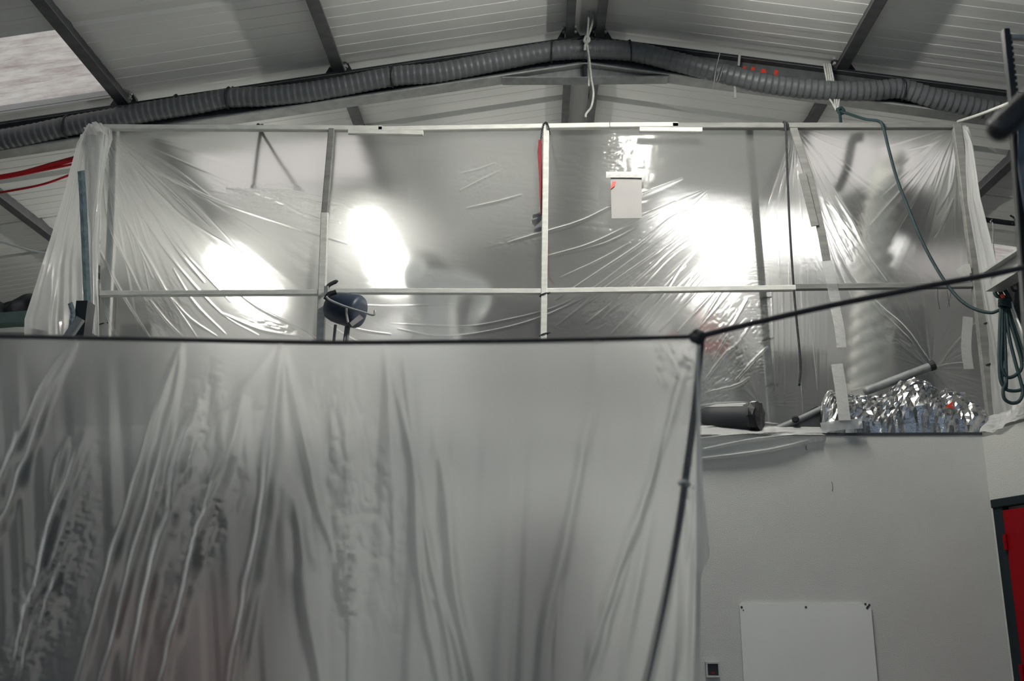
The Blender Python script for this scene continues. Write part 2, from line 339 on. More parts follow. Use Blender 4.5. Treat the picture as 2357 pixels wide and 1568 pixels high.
# ------------------------------------------------------------------ building shell
ZL = 2.552; YF = 6.2
X0 = -1.42; XC = float(at(2280, 1100, YF)[0])-.02
def slab(name, lo, hi, m, lab=None): return struct(MB().box((np.array(lo)+hi)/2, np.array(hi)-lo).o(name, m), lab)
slab('floor', (-7.2, -3, -.1), (7.2, 10.75, 0), M['concrete'], 'concrete workshop floor')
slab('wall_front', (X0, YF, 0), (XC+.4, YF+.15, ZL), M['plaster'], 'white rough plastered wall under the film partition')
slab('wall_back', (-7.2, 10.7, 0), (7.2, 10.85, 6.2), M['greyw'], 'grey end wall of the hall')
slab('wall_left', (-7.3, -3, 0), (-7.2, 10.75, 4.9), M['grey'], 'side wall of the hall')
slab('wall_far_right', (7.2, -3, 0), (7.3, 10.75, 4.9), M['grey'], 'far side wall of the hall')
slab('trim_2', (-4.6, YF+.16, ZL-.2), (XC+.38, 10.65, ZL-.005), M['greyl'], 'mezzanine slab behind the plastered wall')
slab('trim_3', (X0-.02, YF-.006, ZL-.012), (XC, YF+.16, ZL+.004), M['dark'], 'dark top edge of the plastered wall')
phi = math.radians(11); dS = np.array([math.sin(phi), -math.cos(phi), 0]); cS = np.array([XC, YF, 0]); nS = np.array([-math.cos(phi), -math.sin(phi), 0])
def side(s, z, d=0): return cS+dS*s+np.array([0, 0, z])+nS*d
struct(MB().plate([side(0, 0), side(3.6, 0), side(3.6, ZL), side(0, ZL)], .12, -nS).o('wall_right', M['plaster']), 'white plastered return wall holding the red door')
dz = 2.115
door = struct(MB().plate([side(.16, .03, .012), side(1.05, .03, .012), side(1.05, dz-.055, .012), side(.16, dz-.055, .012)], .03, nS).o('door_1', M['doorred']), 'red door in a dark frame at the right edge')
fr = MB()
fr.bar(side(.12, 0, .02), side(.12, dz, .02), .09, .05, nS); fr.bar(side(1.1, 0, .02), side(1.1, dz, .02), .09, .05, nS); fr.bar(side(.08, dz-.01, .02), side(1.14, dz-.01, .02), .05, .07, nS)
fr.o('door_frame', M['doorframe'], door)
for z in (1.83, 1.1, .4): MB().lathe(side(.165, z, .05), side(.165, z+.09, .05), [(0, .012), (.045, .012), (.046, .013), (.09, .012)], 10).o('hinge', M['doorred'], door)
MB().bar(side(.96, 1.05, .07), side(.84, 1.05, .07), .02, .02).o('door_handle', M['steel'], door)
# notice board
A, B_ = at(1702, 1391, YF-.02), at(2004, 1388, YF-.02)
bo = thing('blank_board', ((A[0]+B_[0])/2, YF-.015, .75), 'blank white board screwed to the plastered wall', 'board')
MB().box(((A[0]+B_[0])/2, YF-.011, A[2]-.42), (B_[0]-A[0], .02, .84)).o('panel', M['board'], bo)
for (px, py) in ((1707, 1398), (1855, 1398), (1992, 1391), (1998, 1397), (2001, 1393), (1996, 1400), (1711, 1405)):
    c = at(px, py, YF-.0215); MB().lathe(c, c-[0, .003, 0], [(0, .0075 if px != 1711 else .004), (.002, .006 if px != 1711 else .003)], 10).o('screw_hole', M['dark'], bo)
sx = at(1639, 1541, YF)
sw = thing('wall_switch', (sx[0], YF, sx[2]), 'small grey square switch with a black rocker low on the plastered wall', 'switch')
fo = [(-.041, -.043), (.041, -.043), (.041, .043), (-.041, .043)]; mb = MB()
for (x0, x1, z0, z1) in ((-.041, .041, .033, .043), (-.041, .041, -.043, -.033), (-.041, -.031, -.033, .033), (.031, .041, -.033, .033)): mb.box((sx[0]+(x0+x1)/2, YF-.018, sx[2]+(z0+z1)/2), (x1-x0, .034, z1-z0))
mb.o('surround', M['greyl'], sw); MB().box((sx[0], YF-.014, sx[2]), (.062, .026, .066)).o('rocker', M['black'], sw)
l = MB().box((sx[0], YF-.029, sx[2]-.019), (.02, .005, .013)).o('indicator', M['redstrap'], sw); l['label'] = 'small red indicator window'
for (px, py, l_) in ((1916, 1120, 22),): tag(rope('hair_thread', [(px-2, py-l_/2), (px+1, py), (px-1, py+l_/2)], YF-.004, .0012, M['dark']), 'single thin dark thread stuck on the white plaster', 'thread')
tag(rope('loose_wire', [(1856, 1026), (1855, 1032), (1858, 1036)], YF-.006, .0018, M['dark']), 'tiny curled wire at the wall below the film apron', 'wire')
# ------------------------------------------------------------------ partition frame (whitewood battens)
YB = 6.425; sec = .044
def post(L, label, w=.044, m='wood', Y=YB, tie=()):
    Pp = pts(L, Y); p0 = Pp[0]; p1 = Pp[-1]
    t = thing('timber_post', (p1[0], Y, p1[2]), label, 'post', 'timber posts of the partition')
    mb = MB()
    for a, b in zip(Pp[:-1], Pp[1:]): mb.bar(a, b, w, sec, (0, 1, 0))
    mb.o('batten', M[m], t)
    for (px, py) in tie:
        c = at(px, py, Y); u = w/2+.006
        MB().tube([c+np.array([u*math.cos(q), (sec/2+.006)*math.sin(q), .01*math.cos(q)]) for q in np.linspace(0, 2*math.pi, 17)]+[c+[u+.012, -.03, .006]], .0045, 6, 1, False).o('cable_tie', M['black'], t)
    return t
yb = 1012
post([(264, 300), (255, 560), (232, yb)], 'white timber post at the left corner beside the fanned film', .05, Y=6.41, tie=((243, 682), (237, 748)))
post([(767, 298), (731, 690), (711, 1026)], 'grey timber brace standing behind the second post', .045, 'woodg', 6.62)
pd_ = post([(748, 492), (738, 780), (734, yb)], 'timber post beside the dark blue device, its lighting painted as grey above and white below', .05, Y=6.335)
q_ = pts([(764, 298), (747, 500)], 6.337); MB().bar(q_[0], q_[1], .044, .04, (0, 1, 0)).o('shaded_batten', M['woodg'], pd_)  # grey upper length paints the dimmer lighting on one continuous post
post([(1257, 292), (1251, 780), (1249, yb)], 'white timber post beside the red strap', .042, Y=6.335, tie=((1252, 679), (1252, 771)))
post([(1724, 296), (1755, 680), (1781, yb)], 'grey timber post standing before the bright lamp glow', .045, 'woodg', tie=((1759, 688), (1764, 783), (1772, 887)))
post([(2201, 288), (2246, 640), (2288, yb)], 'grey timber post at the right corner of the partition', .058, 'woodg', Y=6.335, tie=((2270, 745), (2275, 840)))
def rail(L, label, h, m='wood', Y=YB+.0, w=sec): 
    p = pts(L, Y); return tag(MB().bar(p[0], p[1], w, h).o('timber_rail', M[m]), label, 'rail', 'timber rails of the partition')
YT = 6.34
rail([(228, 294), (880, 297)], 'top rail length from the gathered corner to the splice', .036, Y=YT)
rail([(872, 299), (1402, 290)], 'top rail length in the middle over the red strap', .036, Y=YT+.0)
rail([(1404, 290), (1560, 289)], 'short top rail length with a knot before the right splice', .036, Y=YT)
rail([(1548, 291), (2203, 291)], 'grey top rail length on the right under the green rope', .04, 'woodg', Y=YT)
rail([(802, 304), (974, 307)], 'splice board under the top rail left of middle', .034, Y=YT-.042, w=.03)
rail([(1472, 299), (1616, 300)], 'splice board under the top rail right of middle', .034, Y=YT-.042, w=.03)
rail([(232, 677), (742, 674)], 'middle rail length at left crossed by film folds', .036, Y=6.34)
rail([(745, 671), (1252, 672)], 'middle rail length behind the blue device and worker', .036, Y=6.34)
rail([(1252, 671), (1830, 664)], 'middle rail length right of the red strap post', .036, Y=6.34)
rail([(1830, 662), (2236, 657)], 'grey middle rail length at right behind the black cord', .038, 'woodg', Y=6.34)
# ------------------------------------------------------------------ partition film
nu, nv = 1400, 520
s_, t_ = np.meshgrid(np.linspace(0, 1, nu), np.linspace(0, 1, nv))
lx = 238-16*t_; rx = 2203+88*t_
bx = lx+(rx-lx)*s_
bot = np.where(bx < 1615, 1060+.0*bx, np.where(bx < 1950, np.interp(bx, [1615, 1700, 1780, 1860, 1950], [1060, 1052, 1040, 1020, 1004]), 1006))
top = 288+3*np.sin(bx/90)+2*vnoise(bx/25, bx*0, 3)
# concentrate rows evenly
gx = bx; gy = top+(bot-top)*t_
base = np.full_like(gx, 6.385)
# film comes forward over the ledge left of the foil
fwd = np.clip((gy-978)/24, 0, 1); fwd = fwd*fwd*(3-2*fwd); lat = np.clip((1960-gx)/70, 0, 1)
base -= (.205+.012*(gy > 1000))*fwd*lat
hgt = np.zeros_like(gx)
def R(poly, w=3.2, h=.018, ripple=.3):
    global hgt
    hgt = np.maximum(hgt, ridge(gx, gy, poly, w, h, True, ripple))
K = [
 ([(243,307),(289,351),(373,402),(509,467),(645,514),(800,562)],3.2), ([(238,314),(305,385),(384,463),(434,508),(543,575)],2.5),
 ([(234,331),(326,460),(407,562),(529,694)],2.6), ([(234,338),(288,433),(339,514),(407,609),(509,721),(594,772)],3),
 ([(232,338),(258,430),(295,514),(339,592),(390,681),(455,779)],3.4), ([(234,355),(251,508),(282,582),(316,654),(336,694)],3),
 ([(207,535),(244,603),(282,677),(346,779)],2.6), ([(225,575),(231,670),(258,752),(271,776)],2.4), ([(236,330),(262,400),(281,455)],2),
 ([(240,308),(330,370),(420,420)],2), ([(300,520),(330,590),(352,640)],3), ([(370,520),(420,590),(470,650)],4), ([(400,620),(450,700),(520,770)],3),
 ([(523,433),(611,453),(713,501),(781,514)],4), ([(540,440),(640,440),(760,460)],3), ([(600,445),(690,460),(770,478)],3), ([(543,575),(620,530)],.1),
 ([(543,670),(594,708),(679,752),(730,782)],3.5), ([(509,721),(600,760),(700,778)],4), ([(390,681),(440,735),(500,775)],3), ([(345,690),(385,740),(420,775)],3),
 ([(1062,400),(1102,391),(1140,376)],2.6), ([(1060,440),(1110,415),(1150,395)],3), ([(1075,480),(1150,465),(1200,450)],3.5), ([(1170,560),(1261,534),(1340,510),(1411,476),(1485,449),(1570,412)],4.2),
 ([(1262,590),(1350,567),(1418,537),(1495,496),(1553,466)],4), ([(1270,592),(1350,574),(1418,550),(1519,493)],2.5), ([(1290,640),(1380,600),(1450,560)],3),
 ([(1280,690),(1350,645),(1468,567),(1539,507),(1580,486)],3.4), ([(1310,700),(1370,662),(1462,594),(1553,527),(1593,493)],2.6), ([(1330,712),(1394,662),(1512,581),(1607,507)],3),
 ([(1350,745),(1411,696),(1492,622),(1553,567),(1637,517)],3.6), ([(1400,720),(1465,672),(1539,595),(1600,554)],3), ([(1407,770),(1485,692),(1533,652),(1590,590)],3), ([(1438,774),(1519,689),(1566,618),(1620,557)],2.6),
 ([(1470,775),(1540,705),(1590,640)],2.4), ([(1519,763),(1607,669),(1640,630)],3.5), ([(1560,765),(1647,669)],4), ([(1607,757),(1664,665)],4), ([(1570,800),(1640,720),(1690,660)],3),
 ([(1640,830),(1680,760),(1720,690)],4), ([(1620,880),(1665,820),(1700,790),(1730,740)],4.5), ([(1625,905),(1690,890),(1725,870)],4), ([(1690,880),(1730,835),(1765,800)],4),
 ([(1903,459),(1937,513),(1991,588),(2038,648)],4), ([(1889,500),(1957,635),(2024,706),(2082,757),(2140,835)],4), ([(1923,452),(1970,534),(2018,635)],3.4), ([(1880,480),(1920,600),(1960,690)],3), ([(1960,640),(2030,720),(2100,790)],3),
 ([(1830,297),(1870,400),(1915,520),(1960,600)],4), ([(1834,296),(1880,350),(1930,420)],2.4), ([(1838,295),(1900,330),(1960,350)],2),
 ([(2200,314),(2190,422),(2156,493)],2.8), ([(2193,459),(2165,520),(2149,547)],2.8), ([(2203,320),(2216,459),(2232,557),(2246,640)],3), ([(2195,300),(2150,330),(2090,345)],1.8), ([(2200,305),(2170,360),(2150,430)],2),
 ([(1775,660),(1778,760),(1782,900)],2.4), ([(1800,665),(1803,790),(1806,930)],2.2), ([(1832,670),(1836,800),(1846,960)],2.6), ([(1858,660),(1866,770),(1880,900)],2.6), ([(1815,560),(1816,640),(1818,720)],2), ([(1785,480),(1790,560),(1795,640)],2), ([(1840,600),(1846,700),(1850,800)],2.4),
 ([(916,757),(1004,774),(1106,767),(1241,733),(1400,659)],2.8), ([(900,745),(1050,752),(1139,743),(1275,709),(1370,660)],2.2), ([(800,700),(900,705),(1050,700)],1.6),
 ([(750,735),(830,760),(900,770)],2.6), ([(752,745),(800,775),(850,800)],2.2), ([(1960,900),(2040,880),(2140,862)],2), ([(2140,850),(2180,840),(2230,835)],2.5), ([(2150,860),(2200,790),(2260,730)],2), ([(2000,960),(2060,925),(2140,865)],2.2),
 ([(1612,985),(1700,975),(1790,978)],4), ([(1612,1010),(1720,1000),(1850,990)],4), ([(1612,935),(1660,930),(1720,928)],3), ([(1612,950),(1660,946),(1715,944)],2.4), ([(1620,1035),(1720,1015),(1830,1002)],4), ([(1612,1056),(1700,1047),(1780,1035),(1860,1015)],4.5),
]
for poly, w in K:
    if w > 1: R(poly, w*.82, w*.0058)
rs_ = np.random.default_rng(5)
for k in range(20):   # long taut creases from the gathered left corner
    a = .33+1.12*(k+rs_.random()*.8)/20; r0, r1 = 25+40*rs_.random(), 170+330*rs_.random(); b = a+.10*rs_.random()
    R([(236+r0*math.cos(a), 296+r0*math.sin(a)), (236+.55*r1*math.cos(a+.03), 296+.55*r1*math.sin(a+.03)), (236+r1*math.cos(b), 296+r1*math.sin(b))], 1.5+rs_.random(), .008)
for k in range(16):   # creases sweeping down left from the bright upper right
    x0 = 1420+17*k+8*rs_.random(); L_ = 60+110*rs_.random(); sl = .62+.03*k; y0 = 660-3*k-60*rs_.random()
    R([(x0, y0), (x0-L_*.5, y0+L_*.5*sl), (x0-L_, y0+L_*sl*1.1)], 1.5+rs_.random(), .008)
for k in range(10):
    a = 1.0+1.0*k/10; r1 = 120+200*rs_.random(); R([(1830+20*math.cos(a), 296+20*math.sin(a)), (1830+r1*math.cos(a), 296+r1*math.sin(a))], 1.6, .007)
    a = 1.5+1.0*k/10; r1 = 100+220*rs_.random(); R([(2202+15*math.cos(a), 296+15*math.sin(a)), (2202+r1*math.cos(a), 296+r1*math.sin(a))], 1.6, .008)
    x = 1770+14*k+6*rs_.random(); R([(x, 600+60*rs_.random()), (x+3, 720), (x+8*rs_.random(), 860+80*rs_.random())], 1.5, .006)
# fine fans radiating from the gathered corners
def fan(cx, cyy, nfold, amp, reach, a0, a1, seed):
    global hgt
    d = np.hypot(gx-cx, gy-cyy); th = np.arctan2(gy-cyy, gx-cx); m = np.clip((th-a0)/.2, 0, 1)*np.clip((a1-th)/.2, 0, 1)
    e = np.exp(-d/reach)*np.clip(d/40, 0, 1); v = vnoise(th*nfold, d/260, seed)+.6*vnoise(th*nfold*2.3, d/200, seed+1)
    hgt = hgt+amp*m*e*np.clip(v*2.4, -.2, 1)
fan(236, 292, 16, .016, 330, .05, 1.6, 21); fan(1828, 290, 12, .012, 170, .2, 2.2, 23); fan(2202, 290, 12, .016, 230, 1.3, 3.0, 25); fan(1640, 430, 14, .006, 330, 1.9, 2.95, 27); fan(1870, 440, 12, .008, 330, .5, 1.8, 29); fan(2143, 850, 10, .006, 120, -3.1, 3.1, 31); fan(1748, 930, 10, .006, 160, -2.6, 0.2, 33)
# crinkled patches
def crinkle(cx, cyy, sx, sy, ang, amp, k=9, seed=1):
    global hgt
    c, s = math.cos(ang), math.sin(ang); u = (gx-cx)*c+(gy-cyy)*s; v = -(gx-cx)*s+(gy-cyy)*c
    m = np.exp(-(u/sx)**2-(v/sy)**2); nz = np.abs(vnoise(u/(k*3), v/k, seed))+.6*np.abs(vnoise(u/(k*1.2), v/(k*.6), seed+5))
    hgt = hgt+amp*m*nz
crinkle(655, 465, 120, 30, .2, .034, 7, 41); crinkle(1110, 410, 60, 30, -.4, .012, 8, 43); crinkle(1685, 790, 95, 70, -.9, .026, 9, 45); crinkle(1660, 890, 70, 30, -.5, .03, 9, 47); crinkle(1745, 720, 22, 130, -.06, .02, 7, 49)
crinkle(1407, 340, 22, 45, 0, .014, 8, 51); crinkle(1190, 555, 60, 14, -.2, .012, 7, 53); crinkle(1420, 700, 120, 60, -.6, .010, 8, 55); crinkle(1935, 560, 60, 90, 1.1, .014, 9, 57); crinkle(2060, 775, 90, 25, .65, .016, 8, 59); crinkle(660, 765, 80, 18, .3, .02, 7, 61); crinkle(1240, 600, 900, 400, .1, .0035, 16, 63); crinkle(2180, 940, 90, 50, .2, .02, 9, 65); crinkle(1760, 1010, 160, 40, .1, .012, 12, 67); crinkle(380, 720, 90, 60, .9, .008, 9, 69)
sag = .035*vnoise(gx/170, gy/150, 71)*np.sin(math.pi*np.clip((gy-290)/380, 0, 1))
V = at(gx, gy, base); V[..., 1] -= np.clip(hgt, 0, .06)+.5*np.abs(sag)
pf = obj('partition_film', V.reshape(-1, 3), grid_faces(nu, nv), M['film'], smooth=True)
tag(pf, 'large translucent plastic film stretched over the timber frame above the wall', 'plastic sheet')
# ---- loose side sheets
def sheet(name, quadrows, m, label, nn=(120, 160), folds=(), amp=.02, seed=0, fanp=None, cat='plastic sheet'):
    """quadrows: rows from top to bottom, each a list of (px,py,Y)"""
    n0, n1 = nn; rows = []
    for row in quadrows:
        P = np.array(pts(row, 0)); P = catmull(P, 12) if len(P) > 2 else P
        d = np.concatenate([[0], np.cumsum(np.linalg.norm(np.diff(P, axis=0), axis=1))]); q = np.linspace(0, d[-1], n0); rows.append(np.stack([np.interp(q, d, P[:, k]) for k in range(3)], 1))
    rows = np.array(rows); tt = np.linspace(0, len(rows)-1, n1); i0 = np.minimum(tt.astype(int), len(rows)-2); f = (tt-i0)[:, None, None]
    G = rows[i0]*(1-f)+rows[i0+1]*f
    u, v = np.meshgrid(np.linspace(0, 1, n0), np.linspace(0, 1, n1))
    du = np.gradient(G, axis=1); dv = np.gradient(G, axis=0); nrm = np.cross(du, dv); nrm /= np.linalg.norm(nrm, axis=2)[..., None]+1e-9
    hh = np.clip(vnoise(u*9, v*.9, seed)*2.2, -.4, 1)+.6*np.clip(vnoise(u*23, v*1.6, seed+1)*2, -.3, 1)+.25*vnoise(u*14, v*26, seed+2)
    G = G+nrm*(amp*hh*(.4+.6*np.sin(math.pi*u)))[..., None]
    o = obj(name, G.reshape(-1, 3), grid_faces(n0, n1), m, smooth=True); return tag(o, label, cat)
sheet('side_film', [[(205, 284, 6.2), (222, 288, 6.36)], [(178, 330, 6.1), (205, 330, 6.25), (236, 330, 6.37)], [(140, 470, 5.9), (190, 470, 6.2), (232, 470, 6.37)], [(95, 610, 5.7), (170, 610, 6.1), (226, 610, 6.37)], [(55, 735, 5.6), (160, 740, 6.0), (222, 740, 6.37)], [(52, 900, 5.6), (160, 900, 6.0), (218, 900, 6.37)]], M['sidefilm'], 'plastic film draped slantwise from the left top corner of the frame', seed=80, amp=.018)
sheet('gathered_film', [[(180, 322, 6.28), (200, 292, 6.24), (225, 283, 6.22), (244, 287, 6.26), (258, 300, 6.3)], [(192, 320, 6.27), (206, 312, 6.18), (228, 305, 6.14), (248, 312, 6.2), (258, 322, 6.3)], [(200, 345, 6.27), (210, 345, 6.2), (228, 345, 6.17), (243, 345, 6.22), (250, 345, 6.3)], [(206, 400, 6.3), (212, 400, 6.22), (224, 400, 6.2), (234, 400, 6.24), (238, 400, 6.32)], [(200, 560, 6.34), (208, 560, 6.28), (216, 560, 6.27), (224, 560, 6.3)], [(205, 800, 6.35), (210, 800, 6.3), (220, 800, 6.3), (228, 800, 6.33)]], M['sidefilm'], 'bunched plastic film knotted at the left top corner of the frame', nn=(90, 200), seed=84, amp=.022)
sheet('side_film', [[(2203, 286, 6.37), (2216, 290, 6.3), (2224, 300, 6.2)], [(2206, 320, 6.37), (2225, 330, 6.3), (2236, 330, 6.1)], [(2220, 460, 6.37), (2240, 460, 6.2), (2256, 460, 6.0)], [(2240, 620, 6.37), (2272, 620, 6.15), (2296, 620, 5.85)], [(2262, 780, 6.37), (2310, 780, 6.1), (2357, 780, 5.75)], [(2286, 960, 6.3), (2350, 945, 6.0), (2420, 920, 5.6)]], M['sidefilm'], 'plastic film draped from the right corner post towards the red door side', seed=88, amp=.02)
sheet('ledge_film', [[(2262, 960, 6.3), (2300, 945, 6.12), (2357, 915, 5.9), (2460, 880, 5.5)], [(2258, 984, 6.22), (2300, 968, 6.05), (2357, 945, 5.85), (2460, 915, 5.4)], [(2256, 996, 6.19), (2296, 985, 6.0), (2357, 966, 5.8), (2460, 935, 5.35)]], M['sidefilm'], 'crumpled plastic film lying on the return wall top right of the foil', nn=(140, 40), seed=92, amp=.03)
MBt = MB().tube(pts([(2312, 650, 5.8), (2336, 720, 5.76), (2372, 810, 5.7)], 0), .006, 6); h_ = MBt.o('hem', M['white'], bpy.data.objects['side_film.001']); h_['label'] = 'thick white hem along the outer edge'
# ------------------------------------------------------------------ tape, paper and other flat things on the film
def strip(name, L, wpx, Y, m, label, cat, th=.001, curl=.0012):
    P = np.array(pts(L, Y)); P = catmull(P, 8) if len(P) > 2 else P; sc = Y*1.06/F*wpx/2; V = []
    for i in range(len(P)):
        d = unit(P[min(i+1, len(P)-1)]-P[max(i-1, 0)]); sd = unit(np.cross(d, (0, 1, 0))); w = curl*math.sin(i*1.7)
        V += [P[i]-sd*sc+[0, w, 0], P[i]-[0, curl, 0], P[i]+sd*sc+[0, -w*.5, 0]]
    Fc = [(3*i+k, 3*i+k+1, 3*i+k+4, 3*i+k+3) for i in range(len(P)-1) for k in (0, 1)]
    o = obj(name, V, Fc, m); so = o.modifiers.new('t', 'SOLIDIFY'); so.thickness = th
    return tag(o, label, cat) if label else o
YF2 = 6.31
bt = thing('leaning_batten', at(1890, 560, 6.33), 'slanting film-wrapped batten right of the hanging dark cord', 'batten')
p = pts([(1826, 294), (1868, 430), (1892, 540), (1903, 600)], 6.33); mb = MB()
for a, b in zip(p[:-1], p[1:]): mb.bar(a, b, .052, .015, (0, 1, 0))
mb.o('wood_strip', M['woodg'], bt)
p = pts([(1847, 400), (1876, 520)], 6.315); MB().bar(p[0], p[1], .05, .012, (0, 1, 0)).o('offcut', M['woodg'], bt)
strip('tape_strip', [(1903, 600), (1916, 660), (1926, 705)], 24, 6.31, M['sidefilm'], 'pale translucent tape strip below the slanting batten', 'tape')
strip('tape_strip', [(1922, 706), (1932, 755), (1937, 800)], 22, YF2, M['tape'], 'white tape strip beside the black cord at right', 'tape')
strip('tape_strip', [(1926, 838), (1936, 900), (1944, 968)], 26, 6.13, M['tape'], 'white tape strip reaching down over the silver foil', 'tape')
strip('tape_strip', [(2208, 632), (2222, 620), (2234, 618)], 22, 6.3, M['tape'], 'small grey tape tab by the right corner post above the rail', 'tape')
strip('tape_strip', [(2228, 730), (2224, 800), (2230, 850)], 22, 6.34, M['sidefilm'], 'translucent tape strip hanging near the right corner post', 'tape')
pap = thing('taped_paper', at(1440, 450, 6.3), 'pale grey sheet taped to the film with a red corner mark', 'sheet')
MB().plate(pts([(1405, 408), (1477, 408), (1477, 502), (1408, 503)], 6.31), .004, (0, 1, 0)).o('sheet', M['paper'], pap)
strip('tape', [(1395, 402), (1440, 402), (1487, 403)], 15, 6.3, M['tape'], None, None).parent = None
tp = bpy.data.objects[-1] if False else None
for o_ in list(COL.objects):
    if o_.name == 'tape' and o_.parent is None:
        o_.parent = pap; o_.matrix_parent_inverse = Matrix.Translation(-Vector(pap.location))
MB().plate(pts([(1410, 418), (1418, 418), (1415, 428), (1405, 436)], 6.3), .003, (0, 1, 0)).o('red_mark', M['orange'], pap)['label'] = 'small red flag-shaped mark'
for (L, lab) in (([(2158, 664), (2159, 690), (2163, 712)], 'thin dark wire tail hanging under the rail, longest of three'), ([(2180, 668), (2183, 690), (2186, 706)], 'thin dark wire tail crossing another under the rail'), ([(2190, 668), (2185, 690), (2181, 708)], 'thin dark wire tail beside the green rope under the rail')):
    tag(rope('wire_tail', L, 6.33, .0018, M['steel']), lab, 'wire', 'wire tails under the right rail')
# cords hung over the top rail
def hung(L, Y, r, m, label, cat, name='dark_rope'): return tag(rope(name, L, Y, r, M[m]), label, cat)
hr_ = hung([(1803, 300, 6.40), (1801, 286, 6.37), (1806, 282, 6.32), (1809, 300, 6.30), (1813, 420, 6.33), (1820, 560, 6.33), (1830, 700, 6.33), (1842, 830, 6.33), (1840, 888, 6.33)], 6.33, .008, 'blackcord', 'dark cord hanging from the top rail down to the ledge', 'cord')
for dx in (-2, 4): rope('turn', [(1798+dx, 300, 6.40), (1800+dx, 286, 6.36), (1808+dx, 284, 6.31), (1808+dx, 300, 6.31)], 0, .007, M['blackcord'], hr_)
hung([(594, 287, 6.44), (600, 300, 6.41), (592, 340, 6.6), (580, 430, 6.7)], 6.4, .012, 'blackcord', 'dark strap over the top rail left, hanging straight behind the film', 'strap', 'dark_strap')
hung([(604, 288, 6.44), (600, 299, 6.41), (640, 365, 6.7), (690, 440, 6.9)], 6.4, .010, 'blackcord', 'dark strap over the top rail left, hanging slantwise behind the film', 'strap', 'dark_strap')
# chain + red strap
ch = thing('hanging_chain', at(1256, 290, 6.42), 'thin dark chain looped over the top rail at the white post', 'chain')
cl = pts([(1245, 322, 6.335), (1248, 300, 6.31), (1253, 284, 6.31), (1259, 284, 6.31), (1264, 298, 6.31), (1270, 330, 6.5), (1285, 400, 6.6)], 0)
c2 = catmull(np.array(cl), 14)[::2]
for i in range(len(c2)-1):
    a, b = c2[i], c2[i+1]; d = unit(b-a); sd = unit(np.cross(d, (0, 1, 0) if i % 2 else (1, .3, .2))); m_ = (a+b)/2; l_ = np.linalg.norm(b-a)*.62
    MB().tube([m_+d*l_*math.cos(q)+sd*.006*math.sin(q) for q in np.linspace(0, 2*math.pi, 9)], .0024, 5, 1, False).o('link', M['steel'], ch)
rs = thing('red_strap', at(1247, 420, 6.47), 'red lifting strap with dark hooks hanging beside the white post', 'strap')
V = []
L = [(1246, 322, 7), (1246, 335, 9), (1245, 350, 10), (1247, 400, 8), (1248, 450, 6), (1249, 495, 4)]
L = [(a-3, b, c) for a, b, c in L]
mb = MB(); st = []
for px, py, w in L: st += [at(px-w/2, py, 6.33), at(px+w/2, py, 6.33)]
st2 = [p+np.array([0, .012, 0]) for p in st]; nn_ = len(L)
fcs = []
for i in range(nn_-1): a = 2*i; fcs += [(a, a+1, a+3, a+2), (a+2*nn_, a+2*nn_+2, a+2*nn_+3, a+2*nn_+1), (a, a+2, a+2*nn_+2, a+2*nn_), (a+1, a+2*nn_+1, a+2*nn_+3, a+3)]
mb.add(st+st2, fcs); mb.o('webbing', M['redstrap'], rs)
for (hp) in ([(1249, 490), (1240, 495), (1228, 498)], [(1249, 496), (1240, 506), (1226, 510)], [(1247, 503), (1238, 512), (1232, 518)], [(1249, 523), (1240, 530), (1230, 543)], [(1249, 532), (1240, 528), (1234, 532)]):
    MB().tube(pts([(a-3, b) for a, b in hp], 6.43), .013, 8, 6).o('hook', M['blue'], rs)
MB().tube(pts([(1262, 560), (1262, 620), (1266, 640), (1274, 652)], 6.5), .006, 6).o('tail', M['redstrap'], rs)
# ------------------------------------------------------------------ lamps inside the enclosure, the hall lamp and an added fill lamp
def lamp(a, b, z, label, tube='tube'):
    def onz(px, py):
        if isinstance(px, tuple): return np.array(px)
        q = at(px, py, 1.0); d = q-EYE; return EYE+d*(z-1.5)/d[2]
    p0, p1 = onz(*a), onz(*b); xm = (p0[0]+p1[0])/2
    t = thing('batten_lamp', (xm, p0[1], z), label, 'lamp', 'fluorescent lamps behind the film')
    p0 = np.array([xm, p0[1], z]); p1 = np.array([xm, p1[1], z])
    MB().bar(p0+[0, 0, .045], p1+[0, 0, .045], .16, .05).o('housing', M['white'], t)
    for s in (-.045, .045): MB().tube([p0+[s, 0, 0], p1+[s, 0, 0]], .019, 10, 1, False).o('tube', M[tube], t)
    for p_ in (p0, p1): MB().box(p_+[0, 0, .015], (.15, .03, .06)).o('end_cap', M['white'], t)
    for f in (.2, .8):
        c = p0*(1-f)+p1*f; MB().tube([c+[0, 0, .06], [c[0], c[1], roofz(c[0])]], .004, 5, 1, False).o('hanger', M['steel'], t)
lamp((838, 478), (893, 622), 4.75, 'glowing lamp behind the film above the worker')
lamp((1738, 508), (1640, 650), 4.75, 'brightest glowing lamp behind the film left of the grey post')
lamp(((.9, 4.1, 5.3), 0), ((.9, 5.45, 5.3), 0), 5.3, 'lamp hung from the roof in front of the partition, reflected in its film', 'halltube')
lamp(((-1.2, .3, 3.9), 0), ((-1.2, 1.6, 3.9), 0), 3.9, 'added out-of-view fill lamp above the front curtain', 'filltube')  # lamp added out of view to brighten the curtain folds
lamp((478, 565), (600, 668), 4.75, 'glowing lamp behind the film at left')
